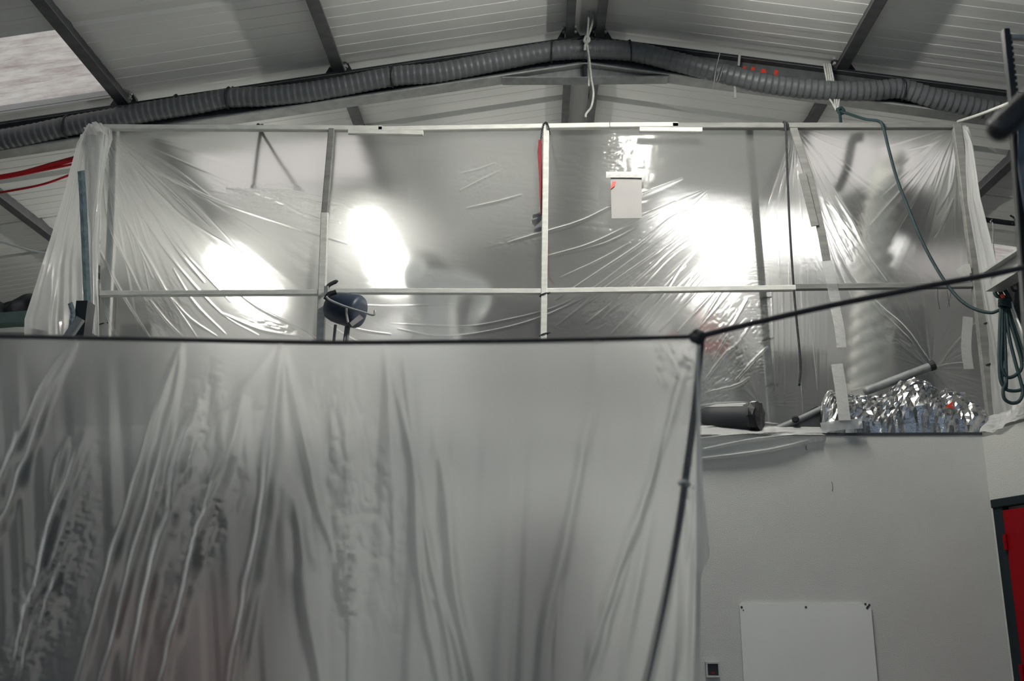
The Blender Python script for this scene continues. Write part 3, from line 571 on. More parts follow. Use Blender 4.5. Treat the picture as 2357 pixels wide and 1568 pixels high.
# ------------------------------------------------------------------ worker behind the film
def skin(name, V, E, Rr, m, parent=None, sub=2, root=0):
    me = bpy.data.meshes.new(name); V = np.asarray(V, float)
    if parent is not None and parent.type == 'EMPTY': V = V-np.array(parent.location)
    me.from_pydata([tuple(v) for v in V], E, []); me.materials.append(m); o = bpy.data.objects.new(name, me); COL.objects.link(o)
    if parent is not None: o.parent = parent
    sk = o.modifiers.new('skin', 'SKIN'); sk.use_smooth_shade = True
    for i, r_ in enumerate(Rr): 
        r2 = r_ if isinstance(r_, tuple) else (r_, r_); me.skin_vertices[0].data[i].radius = r2; me.skin_vertices[0].data[i].use_root = (i == root)
    sb = o.modifiers.new('sub', 'SUBSURF'); sb.levels = sub; sb.render_levels = sub; return o
YP = 7.25
def pp(px, py, dy=0): return at(px, py, YP+dy)
pel = pp(1008, 815); fz = ZL
V = [pel, pp(1004, 740), pp(1000, 690), pp(1003, 648), pp(982, 634, -.04), pp(955, 632, -.10), pp(938, 618, -.12),
     pp(955, 660, -.06), pp(938, 712, -.12), pp(950, 760, -.30), pp(1058, 640), pp(1108, 655, -.02), pp(1112, 690, -.06), pp(1085, 735, -.22),
     (pel[0]-.10, YP, pel[2]-.06), (pel[0]-.12, YP-.03, fz+.45), (pel[0]-.13, YP+.03, fz+.09), (pel[0]-.15, YP-.14, fz+.04),
     (pel[0]+.10, YP, pel[2]-.06), (pel[0]+.14, YP-.03, fz+.45), (pel[0]+.16, YP+.03, fz+.09), (pel[0]+.17, YP-.14, fz+.04)]
E_ = [(0, 1), (1, 2), (2, 3), (3, 4), (4, 5), (5, 6), (3, 7), (7, 8), (8, 9), (3, 10), (10, 11), (11, 12), (12, 13), (0, 14), (14, 15), (15, 16), (16, 17), (0, 18), (18, 19), (19, 20), (20, 21)]
Rr = [(.19, .15), (.20, .15), (.21, .16), (.18, .13), .075, .10, .09, .085, .068, .05, .095, .08, .068, .05, .12, .085, .065, .055, .12, .085, .065, .055]
wk = skin('person', V, E_, Rr, M['suit'])
tag(wk, 'blurred person in a white hooded coverall bending behind the film', 'person')
hc = pp(948, 624, -.11); hv = []
for i in range(9):
    for j in range(16):
        a = math.pi*i/8; b = 2*math.pi*j/16; hv.append(hc+np.array([.115*math.sin(a)*math.cos(b), .135*math.sin(a)*math.sin(b), .135*math.cos(a)]))
obj('hood', hv, [(i*16+j, i*16+(j+1) % 16, (i+1)*16+(j+1) % 16, (i+1)*16+j) for i in range(8) for j in range(16)], M['suit'], wk, True)
def hand(c, d, m, parent):
    d = unit(d); sd = unit(np.cross(d, (0, 0, 1))); dn = np.cross(sd, d); V = [c, c+d*.045, c+d*.085]; E2 = [(0, 1), (1, 2)]; R2 = [(.026, .022), (.038, .016), (.036, .014)]
    for k, (o_, l_) in enumerate(((-.032, .06), (-.011, .075), (.011, .072), (.032, .058))):
        n0 = len(V); V += [c+d*.085+sd*o_, c+d*(.085+l_*.5)+sd*o_*1.1-dn*.012, c+d*(.085+l_*.85)+sd*o_*1.1-dn*.045]; E2 += [(2, n0), (n0, n0+1), (n0+1, n0+2)]; R2 += [.0105, .0095, .008]
    n0 = len(V); V += [c+d*.05-sd*.045-dn*.01, c+d*.085-sd*.062-dn*.03]; E2 += [(1, n0), (n0, n0+1)]; R2 += [.012, .010]
    return skin('glove', V, E2, R2, m, parent, 1)
hand(np.array(V[9]), np.array(V[9])-np.array(V[8]), M['white'], wk); hand(np.array(V[13]), np.array(V[13])-np.array(V[12]), M['white'], wk)
# ------------------------------------------------------------------ things behind the film
def on_ledge(px0, px1, py0, Y, dep, name, m, label, cat, round_=.02):
    a = at(px0, py0, Y); b = at(px1, py0, Y); h = a[2]-ZL
    return tag(MB().box(((a[0]+b[0])/2, Y+dep/2, ZL+h/2), (abs(b[0]-a[0]), dep, h)).o(name, m), label, cat)
# dark covered machine
a = at(845, 700, 8.7); b = at(1560, 690, 8.7); xs_ = np.linspace(a[0], b[0], 40); top_ = np.interp(np.linspace(0, 1, 40), [0, .08, .2, .35, .5, .62, .75, .9, 1], [735, 708, 690, 672, 682, 690, 686, 700, 760])
V = []; Fc = []
for i, x in enumerate(xs_):
    zt = at(1200, top_[i], 8.7)[2]
    for k in range(9):
        q = k/8*math.pi; V.append((x, 9.0-.35*math.cos(q)-.02*math.sin(i*1.9), ZL+(zt-ZL)*(1-(1-min(1, math.sin(q)*1.5))**2)*(1+.02*math.sin(i*2.3+k))))
Fc = [(i*9+k, i*9+k+1, (i+1)*9+k+1, (i+1)*9+k) for i in range(39) for k in range(8)]+[tuple(range(9)), tuple(range(39*9+8, 39*9-1, -1))]
tag(obj('covered_machine', V, Fc, M['dark'], smooth=True), 'long dark covered shape blurred behind the film right of the person', 'machine')
# red striped carton
ct = thing('striped_carton', (float(at(1610, 760, 7.4)[0]), 7.4, ZL), 'blurred pale carton with red stripes behind the film', 'carton')
a = at(1545, 708, 7.4); b = at(1690, 708, 7.4); MB().box(((a[0]+b[0])/2, 7.6, (a[2]+ZL)/2), (b[0]-a[0], .4, a[2]-ZL)).o('box', M['greyl'], ct)
for (x0, x1, y0, y1) in ((1585, 1660, 718, 730), (1610, 1682, 742, 756), (1540, 1560, 760, 772), (1625, 1650, 755, 763), (1618, 1680, 778, 806)):
    MB().plate(pts([(x0, y1), (x1, y1), (x1, y0), (x0, y0)], 7.395), .004, (0, -1, 0)).o('red_stripe', M['red'], ct)
# grey bench machine
gm = thing('grey_machine', (float(at(1800, 850, 7.6)[0]), 7.6, ZL), 'blurred grey machine low behind the film left of the hose stack', 'machine')
def pl(x0, x1, y0, y1, Y, m, nm, d=.05): 
    a = at(x0, y1, Y); b = at(x1, y0, Y); MB().box(((a[0]+b[0])/2, Y+d/2, (a[2]+b[2])/2), (b[0]-a[0], d, abs(b[2]-a[2]))).o(nm, m, gm)
pl(1640, 1970, 832, 1083, 7.9, M['grey'], 'body', .5); pl(1775, 1905, 797, 815, 7.88, M['dark'], 'upper_bar', .3); pl(1740, 1880, 828, 850, 7.84, M['dark'], 'drawer_front'); pl(1665, 1730, 795, 832, 7.9, M['dark'], 'tank', .3); pl(1898, 1912, 846, 856, 7.85, M['white'], 'label_plate'); pl(1920, 1960, 866, 880, 7.8, M['greyl'], 'tray', .1)
# flexible vertical duct with dark panels
fd = thing('ribbed_hose', (float(at(2020, 900, 7.0)[0]), 7.0, ZL), 'wide pale ribbed hose rising behind the film at right', 'hose')
P = catmull(np.array(pts([(1992, 1044), (1998, 900), (2005, 780), (2012, 660), (2020, 560), (2036, 470), (2045, 400), (2050, 360)], 7.0)), 40)
s = np.concatenate([[0], np.cumsum(np.linalg.norm(np.diff(P, axis=0), axis=1))]); S = np.linspace(0, s[-1], 240); P = np.stack([np.interp(S, s, P[:, k]) for k in range(3)], 1); P[0][2] = max(P[0][2], ZL)
V = []; n = 24
for i in range(240):
    rr = .105+.035*abs(math.sin(S[i]/.115*math.pi)); tl = np.array([0, 0, .0])
    for j in range(n): q = 2*math.pi*j/n; V.append(P[i]+[rr*math.cos(q), rr*math.sin(q), .05*math.cos(q)])
obj('hose', V, [(i*n+j, i*n+(j+1) % n, (i+1)*n+(j+1) % n, (i+1)*n+j) for i in range(239) for j in range(n)], M['flex'], fd, True)
db = thing('dark_board', at(2050, 500, 7.5), 'dark grey board blurred behind the ribbed hose', 'board')
MB().plate([at(*p, 7.5) for p in ((1940, 440), (2030, 405), (2150, 418), (2165, 445), (2150, 560), (2085, 520), (2020, 600), (1985, 605))], .08, (0, 1, 0)).o('sheet', M['dark'], db)
for px in (2040, 2140):
    q_ = at(px, 415, 7.54); MB().tube([q_, [q_[0], q_[1], roofz(q_[0])]], .006, 6, 1, False).o('hanger', M['steel'], db)
fm = on_ledge(2052, 2140, 700, 7.15, .35, 'filter_cabinet', M['grey'], 'tall grey cabinet blurred behind the film right of the ribbed hose', 'cabinet')
tag(rope('dark_hose', [(1988, 312), (1968, 316), (1960, 345), (1952, 385), (1938, 420), (1930, 432)], 6.75, .032, M['dark']), 'short dark curved hose hanging behind the film at right', 'hose')
mb_ = tag(MB().tube(pts([(1990, 902, 6.36), (2060, 875, 6.35), (2146, 842, 6.33)], 0), .028, 14).o('metal_bar', M['galv'], None, True), 'grey metal bar poking out above the silver foil', 'bar')
MB().lathe(at(2140, 844, 6.325), at(2150, 840, 6.32), [(0, .033), (.03, .033), (.034, .028)], 14).o('end_cap', M['black'], mb_)
# left interior box
tag(MB().box((at(110, 790, 6.0)[0], 6.2, at(110, 745, 6.0)[2]-.5), (.34, .3, 1.0)).o('dark_box', M['dark']), 'dark box under the hem of the left side film', 'box')
on_ledge(275, 345, 742, 6.75, .3, 'low_cabinet', M['grey'], 'low grey cabinet with pale top behind the film at left', 'cabinet')
tag(rope('cord_tail', [(268, 668), (266, 720), (262, 790)], 6.41, .004, M['dark']), 'thin dark cord down from the middle rail at left', 'cord')
# red smear objects deep inside
# ------------------------------------------------------------------ dark blue device at the second post
dv = thing('clamp_light', at(795, 700, 6.2), 'dark blue rounded work light strapped to the rail in front of the film', 'work light')
c0 = at(760, 690, 6.62); c1 = at(838, 714, 6.56)
MB().lathe(at(754, 703, 6.27), at(842, 722, 6.20), [(0, .02), (.004, .06), (.02, .085), (.06, .10), (.12, .108), (.19, .112), (.225, .11), (.245, .10), (.25, .06)], 28).o('housing', M['blue'], dv, True)
MB().tube(pts([(749, 690), (757, 678), (768, 674), (774, 672)], 6.13), .017, 8).o('lower_grip', M['black'], dv, True)
MB().tube(pts([(751, 668), (757, 657), (772, 649), (775, 650)], 6.25), .014, 8).o('upper_grip', M['dark'], dv, True)
MB().bar(at(752, 683, 6.25), at(752, 660, 6.25), .03, .03, (0, 1, 0)).o('clamp', M['galv'], dv)
MB().tube(pts([(751, 683), (760, 691), (790, 704), (840, 720), (860, 725), (863, 715)], 6.08), .0075, 8).o('handle_bar', M['galvl'], dv, True)
MB().plate(pts([(805, 744), (828, 724), (837, 733), (811, 752)], 6.09), .004, (0, -1, 0)).o('label_plate', M['paper'], dv)
MB().tube(pts([(797, 710), (798, 725), (801, 742)], 6.10), .008, 8).o('cable', M['paper'], dv)
for L in ([(772, 748), (768, 790)], [(803, 752), (797, 800)], [(797, 752), (792, 790)]): MB().tube(pts(L, 6.25), .010, 8, 1, False).o('leg', M['grey'], dv)
# ------------------------------------------------------------------ drum, hose and foil on the ledge
dr = thing('wrapped_drum', at(1735, 990, 6.33), 'black bagged drum lying on the ledge under the film', 'drum')
e0 = at(1752, 960, 6.27); e1 = at(1620, 962, 6.45); r0 = .095; L_ = np.linalg.norm(e1-e0)
pr = [(0, .03), (.002, .080), (.012, .094), (.03, .097), (.07, .09), (.12, .085), (.3, .085), (L_, .085)]
o = MB().lathe(e0, e1, [(t, r) for t, r in pr], 28); o.o('barrel', M['dark'], dr, True)
wv = []
for k in range(30):
    t = k/29*(L_-.12)+.1
    for q in np.linspace(-.3, 2.4, 40): wv.append((t, q))
dd = unit(e1-e0); uu = unit(np.cross(dd, (0, 0, 1))); ww_ = np.cross(uu, dd)
wv = [e0+dd*t+(.0865+.006*abs(math.sin(q*7))**5)*(math.cos(q)*-uu*-1+math.sin(q)*ww_) for t, q in wv]
obj('film_wrap', wv, grid_faces(40, 30), M['sidefilm'], dr, True)
o = MB().lathe(e0-np.array([.003, .012, 0]), e1, [(0, .04), (.003, .088), (.02, .100), (.05, .102), (.065, .094)], 14); v = np.array(o.v); v += (rng.random(v.shape)-.5)*.012
obj('end_bag', v, o.f, M['blackbag'], dr)
hs = thing('ledge_pipe', at(1840, 985, 6.36), 'dark tapering pipe resting on the ledge between drum and foil', 'pipe')
MB().tube(pts([(1783, 990, 6.38), (1830, 970, 6.37), (1895, 940, 6.36)], 0), .022, 10).o('top_tube', M['grey'], hs, True)
mb = MB(); mb.plate([at(1800, 1000, 6.36), at(1830, 962, 6.36), at(1880, 935, 6.36), at(1905, 940, 6.36), at(1910, 1000, 6.36)], .06, (0, 1, 0)); mb.o('body', M['dark'], hs)
MB().lathe(at(1831, 965, 6.34), at(1831, 965, 6.30), [(0, .02), (.02, .024), (.035, .015)], 12).o('knob', M['black'], hs)
# crumpled foil mound
nx, ny = 64, 19
u, v = np.meshgrid(np.linspace(0, 1, nx), np.linspace(0, 1, ny))
pxg = 1890+u*392; topy = np.interp(pxg, [1890, 1897, 1908, 1950, 2020, 2050, 2075, 2100, 2140, 2160, 2180, 2220, 2245, 2260, 2270, 2282], [975, 920, 897, 905, 912, 898, 876, 866, 878, 905, 892, 905, 930, 945, 965, 990])
TP = at(pxg, topy, 6.3); ang = v*math.pi*.5
hz = np.maximum(TP[..., 2]-ZL, .01)
G = np.stack([TP[..., 0], 6.33-.135*np.cos(ang), ZL+hz*np.sin(ang)**.7], -1)
def crump(a, b, seed): return np.abs(vnoise(a, b, seed))*2-.5
k1 = crump(u*15, v*4.5, 101)+.6*crump(u*27+3, v*9, 103)
G[..., 1] -= .030*k1*(.35+.65*np.sin(ang*.9+.3)); G[..., 2] += .012*crump(u*19+7, v*6, 107)*np.sin(ang)
G += (rng.random(G.shape)-.5)*np.array([.015, .016, .016])*np.clip(np.sin(ang)*3, .2, 1)[..., None]
G[..., 2] = np.maximum(G[..., 2], ZL+.004)
fl = obj('foil_bundle', G.reshape(-1, 3), grid_faces(nx, ny)[:, [0, 1, 2, 3]], M['foil'])
so = fl.modifiers.new('t', 'SOLIDIFY'); so.thickness = .003
tag(fl, 'crumpled silver foil bundle lying on the ledge at right', 'foil')
MB().plate(pts([(2174, 938), (2194, 923), (2190, 936), (2200, 940)], 6.14), .004, (0, -1, 0)).o('red_tag', M['orange'], fl)['label'] = 'small torn red tag'
strip('film_scrap', [(1890, 985), (1940, 978), (1985, 975)], 22, 6.14, M['sidefilm'], 'torn film scrap at the left foot of the silver foil', 'film')
# ------------------------------------------------------------------ ropes at the truss
wr = thing('white_rope', at(1352, 100, 6.5), 'frayed white rope hanging from the roof ridge with a knot at the rafter', 'rope')
rope('strand', [(1354, -60, 6.45), (1355, 20, 6.47), (1353, 70, 6.48), (1349, 92, 6.5)], 0, .0085, M['whiterope'], wr); rope('strand', [(1361, -60, 6.45), (1362, 0, 6.47), (1365, 40, 6.48), (1358, 72, 6.49), (1349, 92, 6.5)], 0, .0085, M['whiterope'], wr)
rope('tail', [(1350, 92), (1353, 112), (1357, 140), (1361, 180), (1366, 215), (1361, 245), (1349, 262), (1348, 270)], 6.5, .008, M['whiterope'], wr); rope('tail', [(1350, 100), (1354, 130), (1356, 170), (1355, 198)], 6.52, .007, M['whiterope'], wr)
rope('knot', [(1346, 84), (1353, 88), (1349, 97), (1345, 92), (1352, 84), (1356, 93), (1348, 103), (1346, 115)], 6.49, .011, M['whiterope'], wr)
wl = thing('white_lashing', at(1915, 170, 6.58), 'white cord lashed round the purlin foot and rafter at right', 'rope')
for (x0, x1) in ((1897, 1904), (1903, 1909), (1908, 1914), (1911, 1919)): rope('turn', [(x0, 148, 6.63), ((x0+x1)/2, 168, 6.56), (x1, 187, 6.57)], 0, .008, M['whiterope'], wl)
for (x0, x1) in ((1910, 1925), (1921, 1924), (1926, 1928), (1932, 1929)): rope('turn', [(x0, 228, 6.62), ((x0+x1)/2, 240, 6.60), (x1, 254, 6.58)], 0, .007, M['whiterope'], wl)
GR = thing('green_rope', at(2300, 690, 5.9), 'dark green rope tied to the rafter and looped across to a coil at right', 'rope')
rope('run', [(1932, 256, 6.56), (1955, 263, 6.52), (1990, 274, 6.40), (2022, 279, 6.32), (2033, 293, 6.29), (2046, 345, 6.27), (2064, 410, 6.25), (2090, 478, 6.2), (2120, 550, 6.15), (2150, 608, 6.1), (2180, 655, 6.05), (2212, 692, 6.0), (2245, 712, 5.95), (2280, 720, 5.9), (2300, 714, 5.86)], 0, .0105, M['greenrope'], GR)
rope('short_tail', [(1932, 256, 6.56), (1934, 270, 6.5), (1936, 290, 6.40)], 0, .010, M['greenrope'], GR)
rope('knot', [(1927, 256), (1935, 248), (1941, 255), (1933, 260), (1928, 252), (1938, 250), (1943, 258), (1936, 262)], 6.55, .012, M['greenrope'], GR)
YG = 5.8
rope('hitch', [(2310, 690), (2300, 668), (2290, 672), (2296, 682), (2312, 684), (2322, 688), (2318, 700), (2302, 702)], YG, .0125, M['greenrope'], GR)
rope('hitch', [(2288, 668), (2296, 662), (2312, 668), (2320, 680), (2324, 692), (2312, 698)], YG-.03, .0125, M['greenrope'], GR)
for dy in (692, 698, 703): rope('wrap', [(2301, dy+2, YG), (2303, dy-3, YG-.04), (2314, dy-2, YG-.06), (2324, dy+1, YG-.03), (2325, dy+4, YG+.02), (2312, dy+5, YG+.05), (2302, dy+4, YG+.02)], 0, .011, M['greenrope'], GR)
for L in ([(2304, 704), (2301, 760), (2300, 830), (2303, 875), (2315, 893), (2316, 860), (2313, 780), (2311, 704)],
          [(2307, 704), (2306, 770), (2305, 840), (2318, 868), (2340, 862), (2352, 840), (2340, 790), (2325, 740), (2317, 704)],
          [(2313, 704), (2309, 780), (2306, 850), (2310, 890), (2330, 900), (2356, 893), (2366, 860), (2350, 800), (2330, 740), (2319, 704)],
          [(2315, 705), (2322, 770), (2336, 830), (2350, 880), (2354, 905), (2345, 924), (2328, 928), (2312, 918), (2309, 898), (2316, 880)]):
    rope('loop', L, YG-.02+.01*random.random(), .0105, M['greenrope'], GR)
rope('hanger', [(2300, 655), (2290, 640), (2289, 625), (2299, 618), (2306, 628)], YG, .011, M['greenrope'], GR); rope('hanger', [(2309, 668), (2304, 645), (2296, 632), (2297, 622), (2308, 622)], YG-.02, .011, M['greenrope'], GR); rope('hanger', [(2322, 655), (2325, 640), (2323, 630)], YG, .008, M['black'], GR); rope('end_loop', [(2326, 656), (2332, 668), (2340, 668), (2336, 656), (2326, 652)], YG, .009, M['black'], GR)
rope('red_whipping', [(2305, 678), (2308, 682), (2310, 686)], YG-.06, .011, M['orange'], GR)['label'] = 'red band on the rope'
# steel beam the coil hangs on
bm = thing('steel_beam', at(2310, 620, 5.9), 'pale steel channel beam slanting up at right where the green rope hangs', 'beam')
p0 = at(2284, 648, 5.75); p1 = at(2430, 556, 5.1)
MB().ibeam(p0, p1, .13, .10, .012, .01).o('beam', M['galvl'], bm)
# ------------------------------------------------------------------ left extras outside the film
for (L, r_, lab) in (([(-60, 418), (40, 398), (120, 376), (185, 358)], .010, 'red hose, thin upper one of the left bundle'), ([(-60, 416), (30, 402), (110, 384), (180, 364)], .018, 'thick red hose in the left bundle'), ([(-60, 420), (20, 408), (100, 392), (178, 376)], .009, 'thin red hose just under the thick one at left'), ([(-60, 452), (20, 440), (100, 424), (168, 400)], .009, 'red hose sagging lowest at the left edge')):
    hung(L, 7.0, r_, 'red', lab, 'hose', 'red_hose')
hung([(-60, 540), (0, 556), (60, 574), (120, 586)], 6.6, .008, 'white', 'white cable slanting down behind the left side film', 'cable', 'white_cable')
hung([(-60, 596), (0, 584), (60, 570), (128, 558)], 9.6, .03, 'black', 'dark strip standing for the shadow along the roof joint at far left', 'cable', 'joint_shade')  # black strip modelled in place of the shadow at the roof seam
cl = MB(); nu2, nv2 = 60, 20
u, v = np.meshgrid(np.linspace(0, 1, nu2), np.linspace(0, 1, nv2)); X = at(-80+u*190, 690+0*u, 9.6); zt = at(0, 690, 9.6)[2]; zb_ = at(0, 748, 9.6)[2]
G = np.stack([X[..., 0], 9.6-.18*np.sin(v*math.pi)+.12*vnoise(u*7, v*4, 120), zt+(zb_-zt)*v+.06*np.sin(u*9)*(1-v)], -1)
o = obj('rolled_tarp', G.reshape(-1, 3), grid_faces(nu2, nv2), M['dark'], smooth=True); o.modifiers.new('t', 'SOLIDIFY').thickness = .02; tag(o, 'dark crumpled tarpaulin under the roof at far left', 'tarp')
p = pts([(-90, 744), (70, 733)], 9.0); tag(MB().bar(p[0], p[1], .15, .11).o('green_beam', M['greenbeam']), 'grey green timber beam below the dark tarpaulin', 'beam')
p = pts([(-90, 761), (70, 759)], 9.2); tag(MB().bar(p[0], p[1], .03, .05).o('white_strip', M['white']), 'narrow white strip below the green beam at the left edge', 'strip')
ps = thing('steel_post', (at(190, 760, 5.6)[0], 5.6, 0), 'dark steel post end with a blue grey strip in front of the left film', 'post')
c = at(189, 692, 5.6); MB().bar((c[0], 5.65, 0), (c[0], 5.65, c[2]), .075, .10, (0, 1, 0)).o('column', M['steel'], ps); c = at(203, 700, 5.6)
strip('flat_strip', [(187, 394, 5.75), (191, 450, 5.74), (196, 560, 5.74), (202, 700, 5.73)], 17, 5.74, M['strip'], None, None, .004, .002)
for o_ in list(COL.objects):
    if o_.name == 'flat_strip': o_.parent = ps; o_.matrix_parent_inverse = Matrix.Translation(-Vector(ps.location)); o_['label'] = 'blue grey flat strip standing up from the post'
strip('bent_strip', [(162, 698, 5.6), (168, 720, 5.58), (165, 745, 5.58), (158, 790, 5.58)], 11, 5.6, M['strip'], None, None, .004, .002)
for o_ in list(COL.objects):
    if o_.name == 'bent_strip': o_.parent = ps; o_.matrix_parent_inverse = Matrix.Translation(-Vector(ps.location))
p = pts([(140, 800), (186, 733)], 5.5); MB().bar(p[0], p[1], .05, .03, (0, 1, 0)).o('brace', M['galv'], ps)
# ------------------------------------------------------------------ right extras
YU = 3.2
up_ = thing('slotted_upright', at(2330, 200, YU), 'dark slotted steel upright standing near the right edge', 'upright')
p = pts([(2314, 70), (2332, 240)], YU); MB().bar(p[0], p[1], .022, .03, (0, 1, 0)).o('front_flange', M['steel'], up_)
p = pts([(2322, 80), (2341, 245)], YU+.03); mb = MB()
p0, p1 = p
for k in range(12): a, b = p0+(p1-p0)*(k/12), p0+(p1-p0)*((k+.55)/12); mb.bar(a, b, .020, .006, (0, 1, 0))
mb.o('slotted_flange', M['steel'], up_)
p = pts([(2340, 240), (2400, 1568)], YU); 
p = pts([(2332, 240), (2352, 430), (2420, 1560)], YU); MB().bar(p[0], p[2], .03, .03, (0, 1, 0)).o('lower_post', M['steel'], up_)
p = pts([(2326, 86), (2470, 90)], YU); tag(MB().bar(p[0], p[1], .02, .018).o('cross_bar', M['galvl']), 'pale horizontal bar bolted to the slotted upright', 'bar')
n0, n1 = 40, 80; u, v = np.meshgrid(np.linspace(0, 1, n0), np.linspace(0, 1, n1)); py_ = 225+v*430
ed = np.interp(py_, [225, 280, 400, 520, 640], [2336, 2338, 2346, 2356, 2357]); px_ = ed+u*120
G = at(px_, py_, 3.1); G[..., 1] += .03*vnoise(u*6, v*5, 130)*2+.02*np.sin(u*14+v*6)
o = obj('blue_tarp', G.reshape(-1, 3), grid_faces(n0, n1), M['tarp'], smooth=True); o.modifiers.new('t', 'SOLIDIFY').thickness = .004; tag(o, 'blue tarpaulin edge hanging from the slotted upright', 'tarp')
bb = MB(); c0 = at(2285, 312, 1.5); c1 = at(2400, 205, 1.5); d = np.linalg.norm(c1-c0)
bb.lathe(c0, c1, [(0, .004), (.002, .012), (.006, .018), (.014, .021), (d, .021)], 20); tag(bb.o('padded_bar', M['black'], None, True), 'thick black padded bar with a rounded end near the right edge', 'bar')
hung([(2205, 280, 6.35), (2260, 262, 6.0), (2357, 224, 5.3), (2440, 190, 4.8)], 0, .011, 'whiterope', 'white cord from the right corner post up to the right edge', 'cord', 'guy_rope')
pi_ = thing('steel_conduit', at(2300, 512, 8.0), 'dark conduit under the right roof slope with a curved hook', 'conduit')
MB().tube(pts([(2235, 502), (2290, 509), (2340, 515), (2460, 524)], 8.0), .022, 10).o('pipe', M['steel'], pi_, True); MB().tube(pts([(2330, 515), (2337, 512), (2334, 502), (2325, 496)], 7.96), .008, 8).o('hook', M['black'], pi_, True)
rope('wire', [(2284, 505), (2280, 511), (2286, 517), (2286, 560), (2291, 600)], 7.97, .005, M['galvl'], pi_)
tag(MB().bar(at(2320, 690, 9.9), at(2480, 720, 9.9), .3, .35).o('dark_duct', M['black']), 'black box duct in the dark corner at far right', 'duct')
# ------------------------------------------------------------------ foreground tent: cord and curtain
YC = 2.6
tc = thing('tent_cord', at(1607, 776, YC), 'black cord carrying the front curtain and running up to the right', 'cord')
CL = [(-420, 765, YC), (0, 774, YC), (350, 781, YC), (700, 788, YC), (900, 788, YC), (1150, 785, YC), (1400, 780, YC), (1607, 775, YC)]
MB().tube(pts(CL, 0), .0062, 8).o('carrying_run', M['blackcord'], tc, True)
MB().tube(pts([(1607, 775, YC), (1700, 752, YC), (1900, 706, YC), (2150, 656, YC), (2300, 628, YC), (2700, 545, YC)], 0), .0085, 8).o('guy_run', M['blackcord'], tc, True)
MB().tube(pts([(1590, 772, YC-.01), (1600, 782, YC-.02), (1612, 770, YC-.02), (1605, 764, YC), (1596, 776, YC+.01), (1610, 786, YC-.01), (1618, 774, YC)], 0), .010, 8).o('knot', M['blackcord'], tc, True)
MB().tube(pts([(1614, 784, YC+.03), (1606, 860, YC+.03), (1596, 960, YC+.03), (1580, 1080, YC+.03), (1566, 1180, YC+.03), (1545, 1300, YC+.03), (1518, 1430, YC+.03), (1485, 1570, YC+.03), (1440, 1720, YC+.03)], 0), .0095, 8).o('drop_run', M['blackcord'], tc, True)
nu, nv = 620, 520
s_, t_ = np.meshgrid(np.linspace(0, 1, nu), np.linspace(0, 1, nv))
gx = -260+s_*(1609-(-260)); top = np.interp(gx, [a[0] for a in CL], [a[1] for a in CL])+2
gx = gx+4*np.sin(t_*5)*s_; gy = top+(3000-top)*np.where(t_ < .85, t_*.42, .357+(t_-.85)*(1-.357)/.15)
base = YC-.06*t_*0+.05*vnoise(gx/260, gy/900, 140)*np.clip((gy-780)/200, 0, 1)
hgt = np.zeros_like(gx)
def C(poly, w, k=1.0, ripple=.5):
    global hgt
    hgt = np.maximum(hgt, ridge(gx, gy, poly, w, w*.0019*k, .9, ripple))
for poly, w, k in [
 ([(175,786),(104,891),(52,1011),(0,1136),(-60,1260)],8,1), ([(172,797),(125,891),(78,1026),(26,1167),(0,1220),(-60,1350)],9,1), ([(60,980),(20,1080),(-20,1190)],12,.8),
 ([(198,1000),(162,1105),(125,1209),(94,1345),(57,1449),(30,1560)],12,1), ([(156,1010),(135,1094),(120,1150)],9,.8), ([(190,1090),(150,1230),(110,1340),(70,1480),(40,1600)],9,.9), ([(170,1240),(120,1380),(80,1520)],12,.8),
 ([(417,792),(407,891),(365,1105),(308,1298),(271,1454),(235,1568),(210,1660)],9,1), ([(415,797),(365,943),(318,1110),(276,1246),(224,1418),(188,1548),(160,1640)],9,1),
 ([(459,933),(417,1058),(402,1183),(410,1220)],14,1), ([(449,1073),(376,1251),(339,1397),(318,1501),(300,1600)],14,1), ([(455,1020),(430,1120),(415,1190)],8,.9),
 ([(563,891),(522,1089),(464,1220),(438,1340),(386,1533),(360,1640)],13,1), ([(530,1010),(480,1160),(455,1290)],9,.9), ([(545,1050),(505,1150),(490,1200)],8,.8),
 ([(647,797),(631,1000),(610,1193),(579,1350),(543,1533),(520,1660)],15,1.1), ([(600,1330),(575,1450),(560,1560)],8,.9), ([(640,790),(560,900),(500,950)],10,.4),
 ([(652,802),(694,980),(730,1147),(767,1267)],12,.7), ([(668,1115),(694,1220),(715,1428),(730,1533),(740,1640)],22,.7), ([(798,1250),(797,1320),(800,1420)],14,.8),
 ([(886,792),(904,1063),(907,1340)],10,.5), ([(900,850),(951,1063),(967,1324),(1009,1564),(1020,1660)],12,.8), ([(930,830),(960,1100),(1000,1330),(1035,1500),(1050,1640)],9,.8), ([(1000,1000),(1024,1115),(1050,1376),(1092,1568),(1110,1660)],14,.8), ([(980,1350),(1040,1450),(1075,1600)],9,.7),
 ([(1374,787),(1369,896),(1337,1063),(1301,1251),(1259,1428),(1238,1568),(1220,1660)],14,.9), ([(1380,800),(1376,920),(1350,1080)],7,.8), ([(1330,1160),(1290,1350),(1275,1568)],9,.8),
 ([(1580,800),(1556,844),(1494,1115),(1426,1303),(1353,1533),(1320,1640)],13,1), ([(1590,810),(1540,980),(1480,1170)],8,.6), ([(1460,1250),(1410,1400),(1380,1540)],8,.8), ([(1500,1180),(1460,1380),(1430,1560)],12,.7),
 ([(1592,1112),(1588,1200),(1580,1290)],9,1), ([(1600,1120),(1602,1300),(1590,1568)],10,.9), ([(1600,800),(1598,900),(1592,1080)],8,.8), ([(1560,1300),(1555,1440),(1540,1600)],14,.7)]:
    C(poly, w, k*(.62 if poly[0][0] > 649 else 1.0))
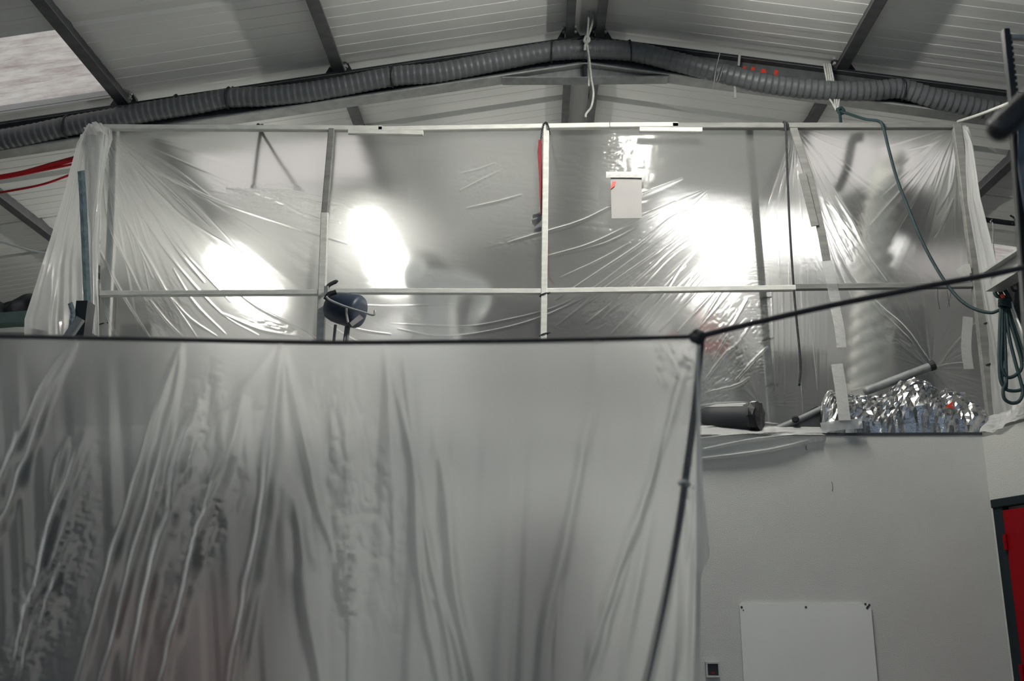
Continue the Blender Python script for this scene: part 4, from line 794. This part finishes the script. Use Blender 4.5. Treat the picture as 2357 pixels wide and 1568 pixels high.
def ccr(cx, cyy, sx, sy, ang, amp, k, seed):
    global hgt
    c, s = math.cos(ang), math.sin(ang); u = (gx-cx)*c+(gy-cyy)*s; v = -(gx-cx)*s+(gy-cyy)*c
    hgt = hgt+amp*np.exp(-(u/sx)**2-(v/sy)**2)*(np.abs(vnoise(u/(k*2.2), v/k, seed))+.5*np.abs(vnoise(u/k, v/(k*.5), seed+3)))
ccr(798, 1330, 90, 24, 1.55, .022, 16, 150); ccr(430, 1050, 170, 40, 1.9, .014, 18, 152); ccr(490, 1180, 200, 45, 1.95, .014, 18, 154); ccr(110, 1380, 250, 60, 1.9, .016, 16, 156); ccr(820, 1150, 260, 100, 1.4, .008, 26, 158); ccr(1560, 830, 60, 50, 1.2, .02, 22, 160); ccr(1590, 1130, 80, 20, 1.5, .02, 16, 162)
ang = (gx-800)/1700; soft = np.clip(vnoise(gx/26+.35*(gy/200)*np.sign(gx-800), gy/900, 170)*2, -.5, 1)
hgt = hgt+.005*soft*np.clip((gy-800)/250, 0, 1)
V = at(gx, gy, base); V[..., 1] -= np.clip(hgt, -.01, .05); V[..., 2] = np.maximum(V[..., 2], .02)
cu = obj('front_curtain', V.reshape(-1, 3), grid_faces(nu, nv), M['curtain'], smooth=True)
tag(cu, 'large blurred translucent plastic curtain hanging from the black cord in front', 'plastic curtain')
sheet('curtain_flap', [[(1603, 790, YC-.01), (1612, 790, YC)], [(1604, 1000, YC-.02), (1612, 1000, YC+.02)], [(1604, 1120, YC-.02), (1613, 1120, YC+.02), (1620, 1140, YC+.05)], [(1604, 1270, YC-.03), (1616, 1275, YC+.02), (1634, 1282, YC+.06)], [(1604, 1330, YC-.03), (1612, 1330, YC+.02)], [(1600, 1620, YC-.03), (1609, 1620, YC+.02)]], M['sidefilm'], 'narrow folded flap of film along the right edge of the front curtain', nn=(24, 120), seed=180, amp=.006)
MB().tube(pts([(1562, 1114, YC-.03), (1575, 1108, YC-.04), (1586, 1118, YC-.03)], 0), .006, 6).o('tape_knot', M['tape'], tc, True)
# things seen blurred behind the curtain
tag(MB().bar(np.array([*at(938, 800, 4.2)[:2], 0]), at(940, 797, 4.2), .055, .06, (0, 1, 0)).o('square_post', M['galv']), 'grey square post standing behind the front curtain', 'post')
rc = thing('red_cabinet', (-1.95, 5.3, 0), 'tall red cabinet blurred behind the lower left of the curtain', 'cabinet')
MB().box((-1.95, 5.5, .80), (.62, .4, 1.60)).o('body', M['maroon'], rc)
for k in (-1, 1):
    dr_ = MB().box((-1.95+k*.152, 5.29, .80), (.295, .02, 1.52)).o('door', M['maroon'], rc); MB().box((-1.95+k*.04, 5.27, .95), (.02, .02, .14)).o('handle', M['galvl'], dr_)
dk = thing('dark_locker', (.06, 5.95, 0), 'dark locker blurred behind the curtain right of middle', 'locker')
MB().box((.06, 5.98, 1.0), (.42, .36, 2.0)).o('body', M['dark'], dk); MB().box((.06, 5.79, 1.0), (.38, .02, 1.9)).o('door', M['dark'], dk); MB().box((.21, 5.77, 1.05), (.02, .02, .12)).o('handle', M['galvl'], dk)
# ground-floor partition behind the opening
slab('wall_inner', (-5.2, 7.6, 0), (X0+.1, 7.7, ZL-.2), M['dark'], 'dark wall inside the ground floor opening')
slab('trim_4', (-4.6, YF, ZL-.22), (X0, YF+.15, ZL), M['plaster'], 'plastered lintel over the ground floor opening')
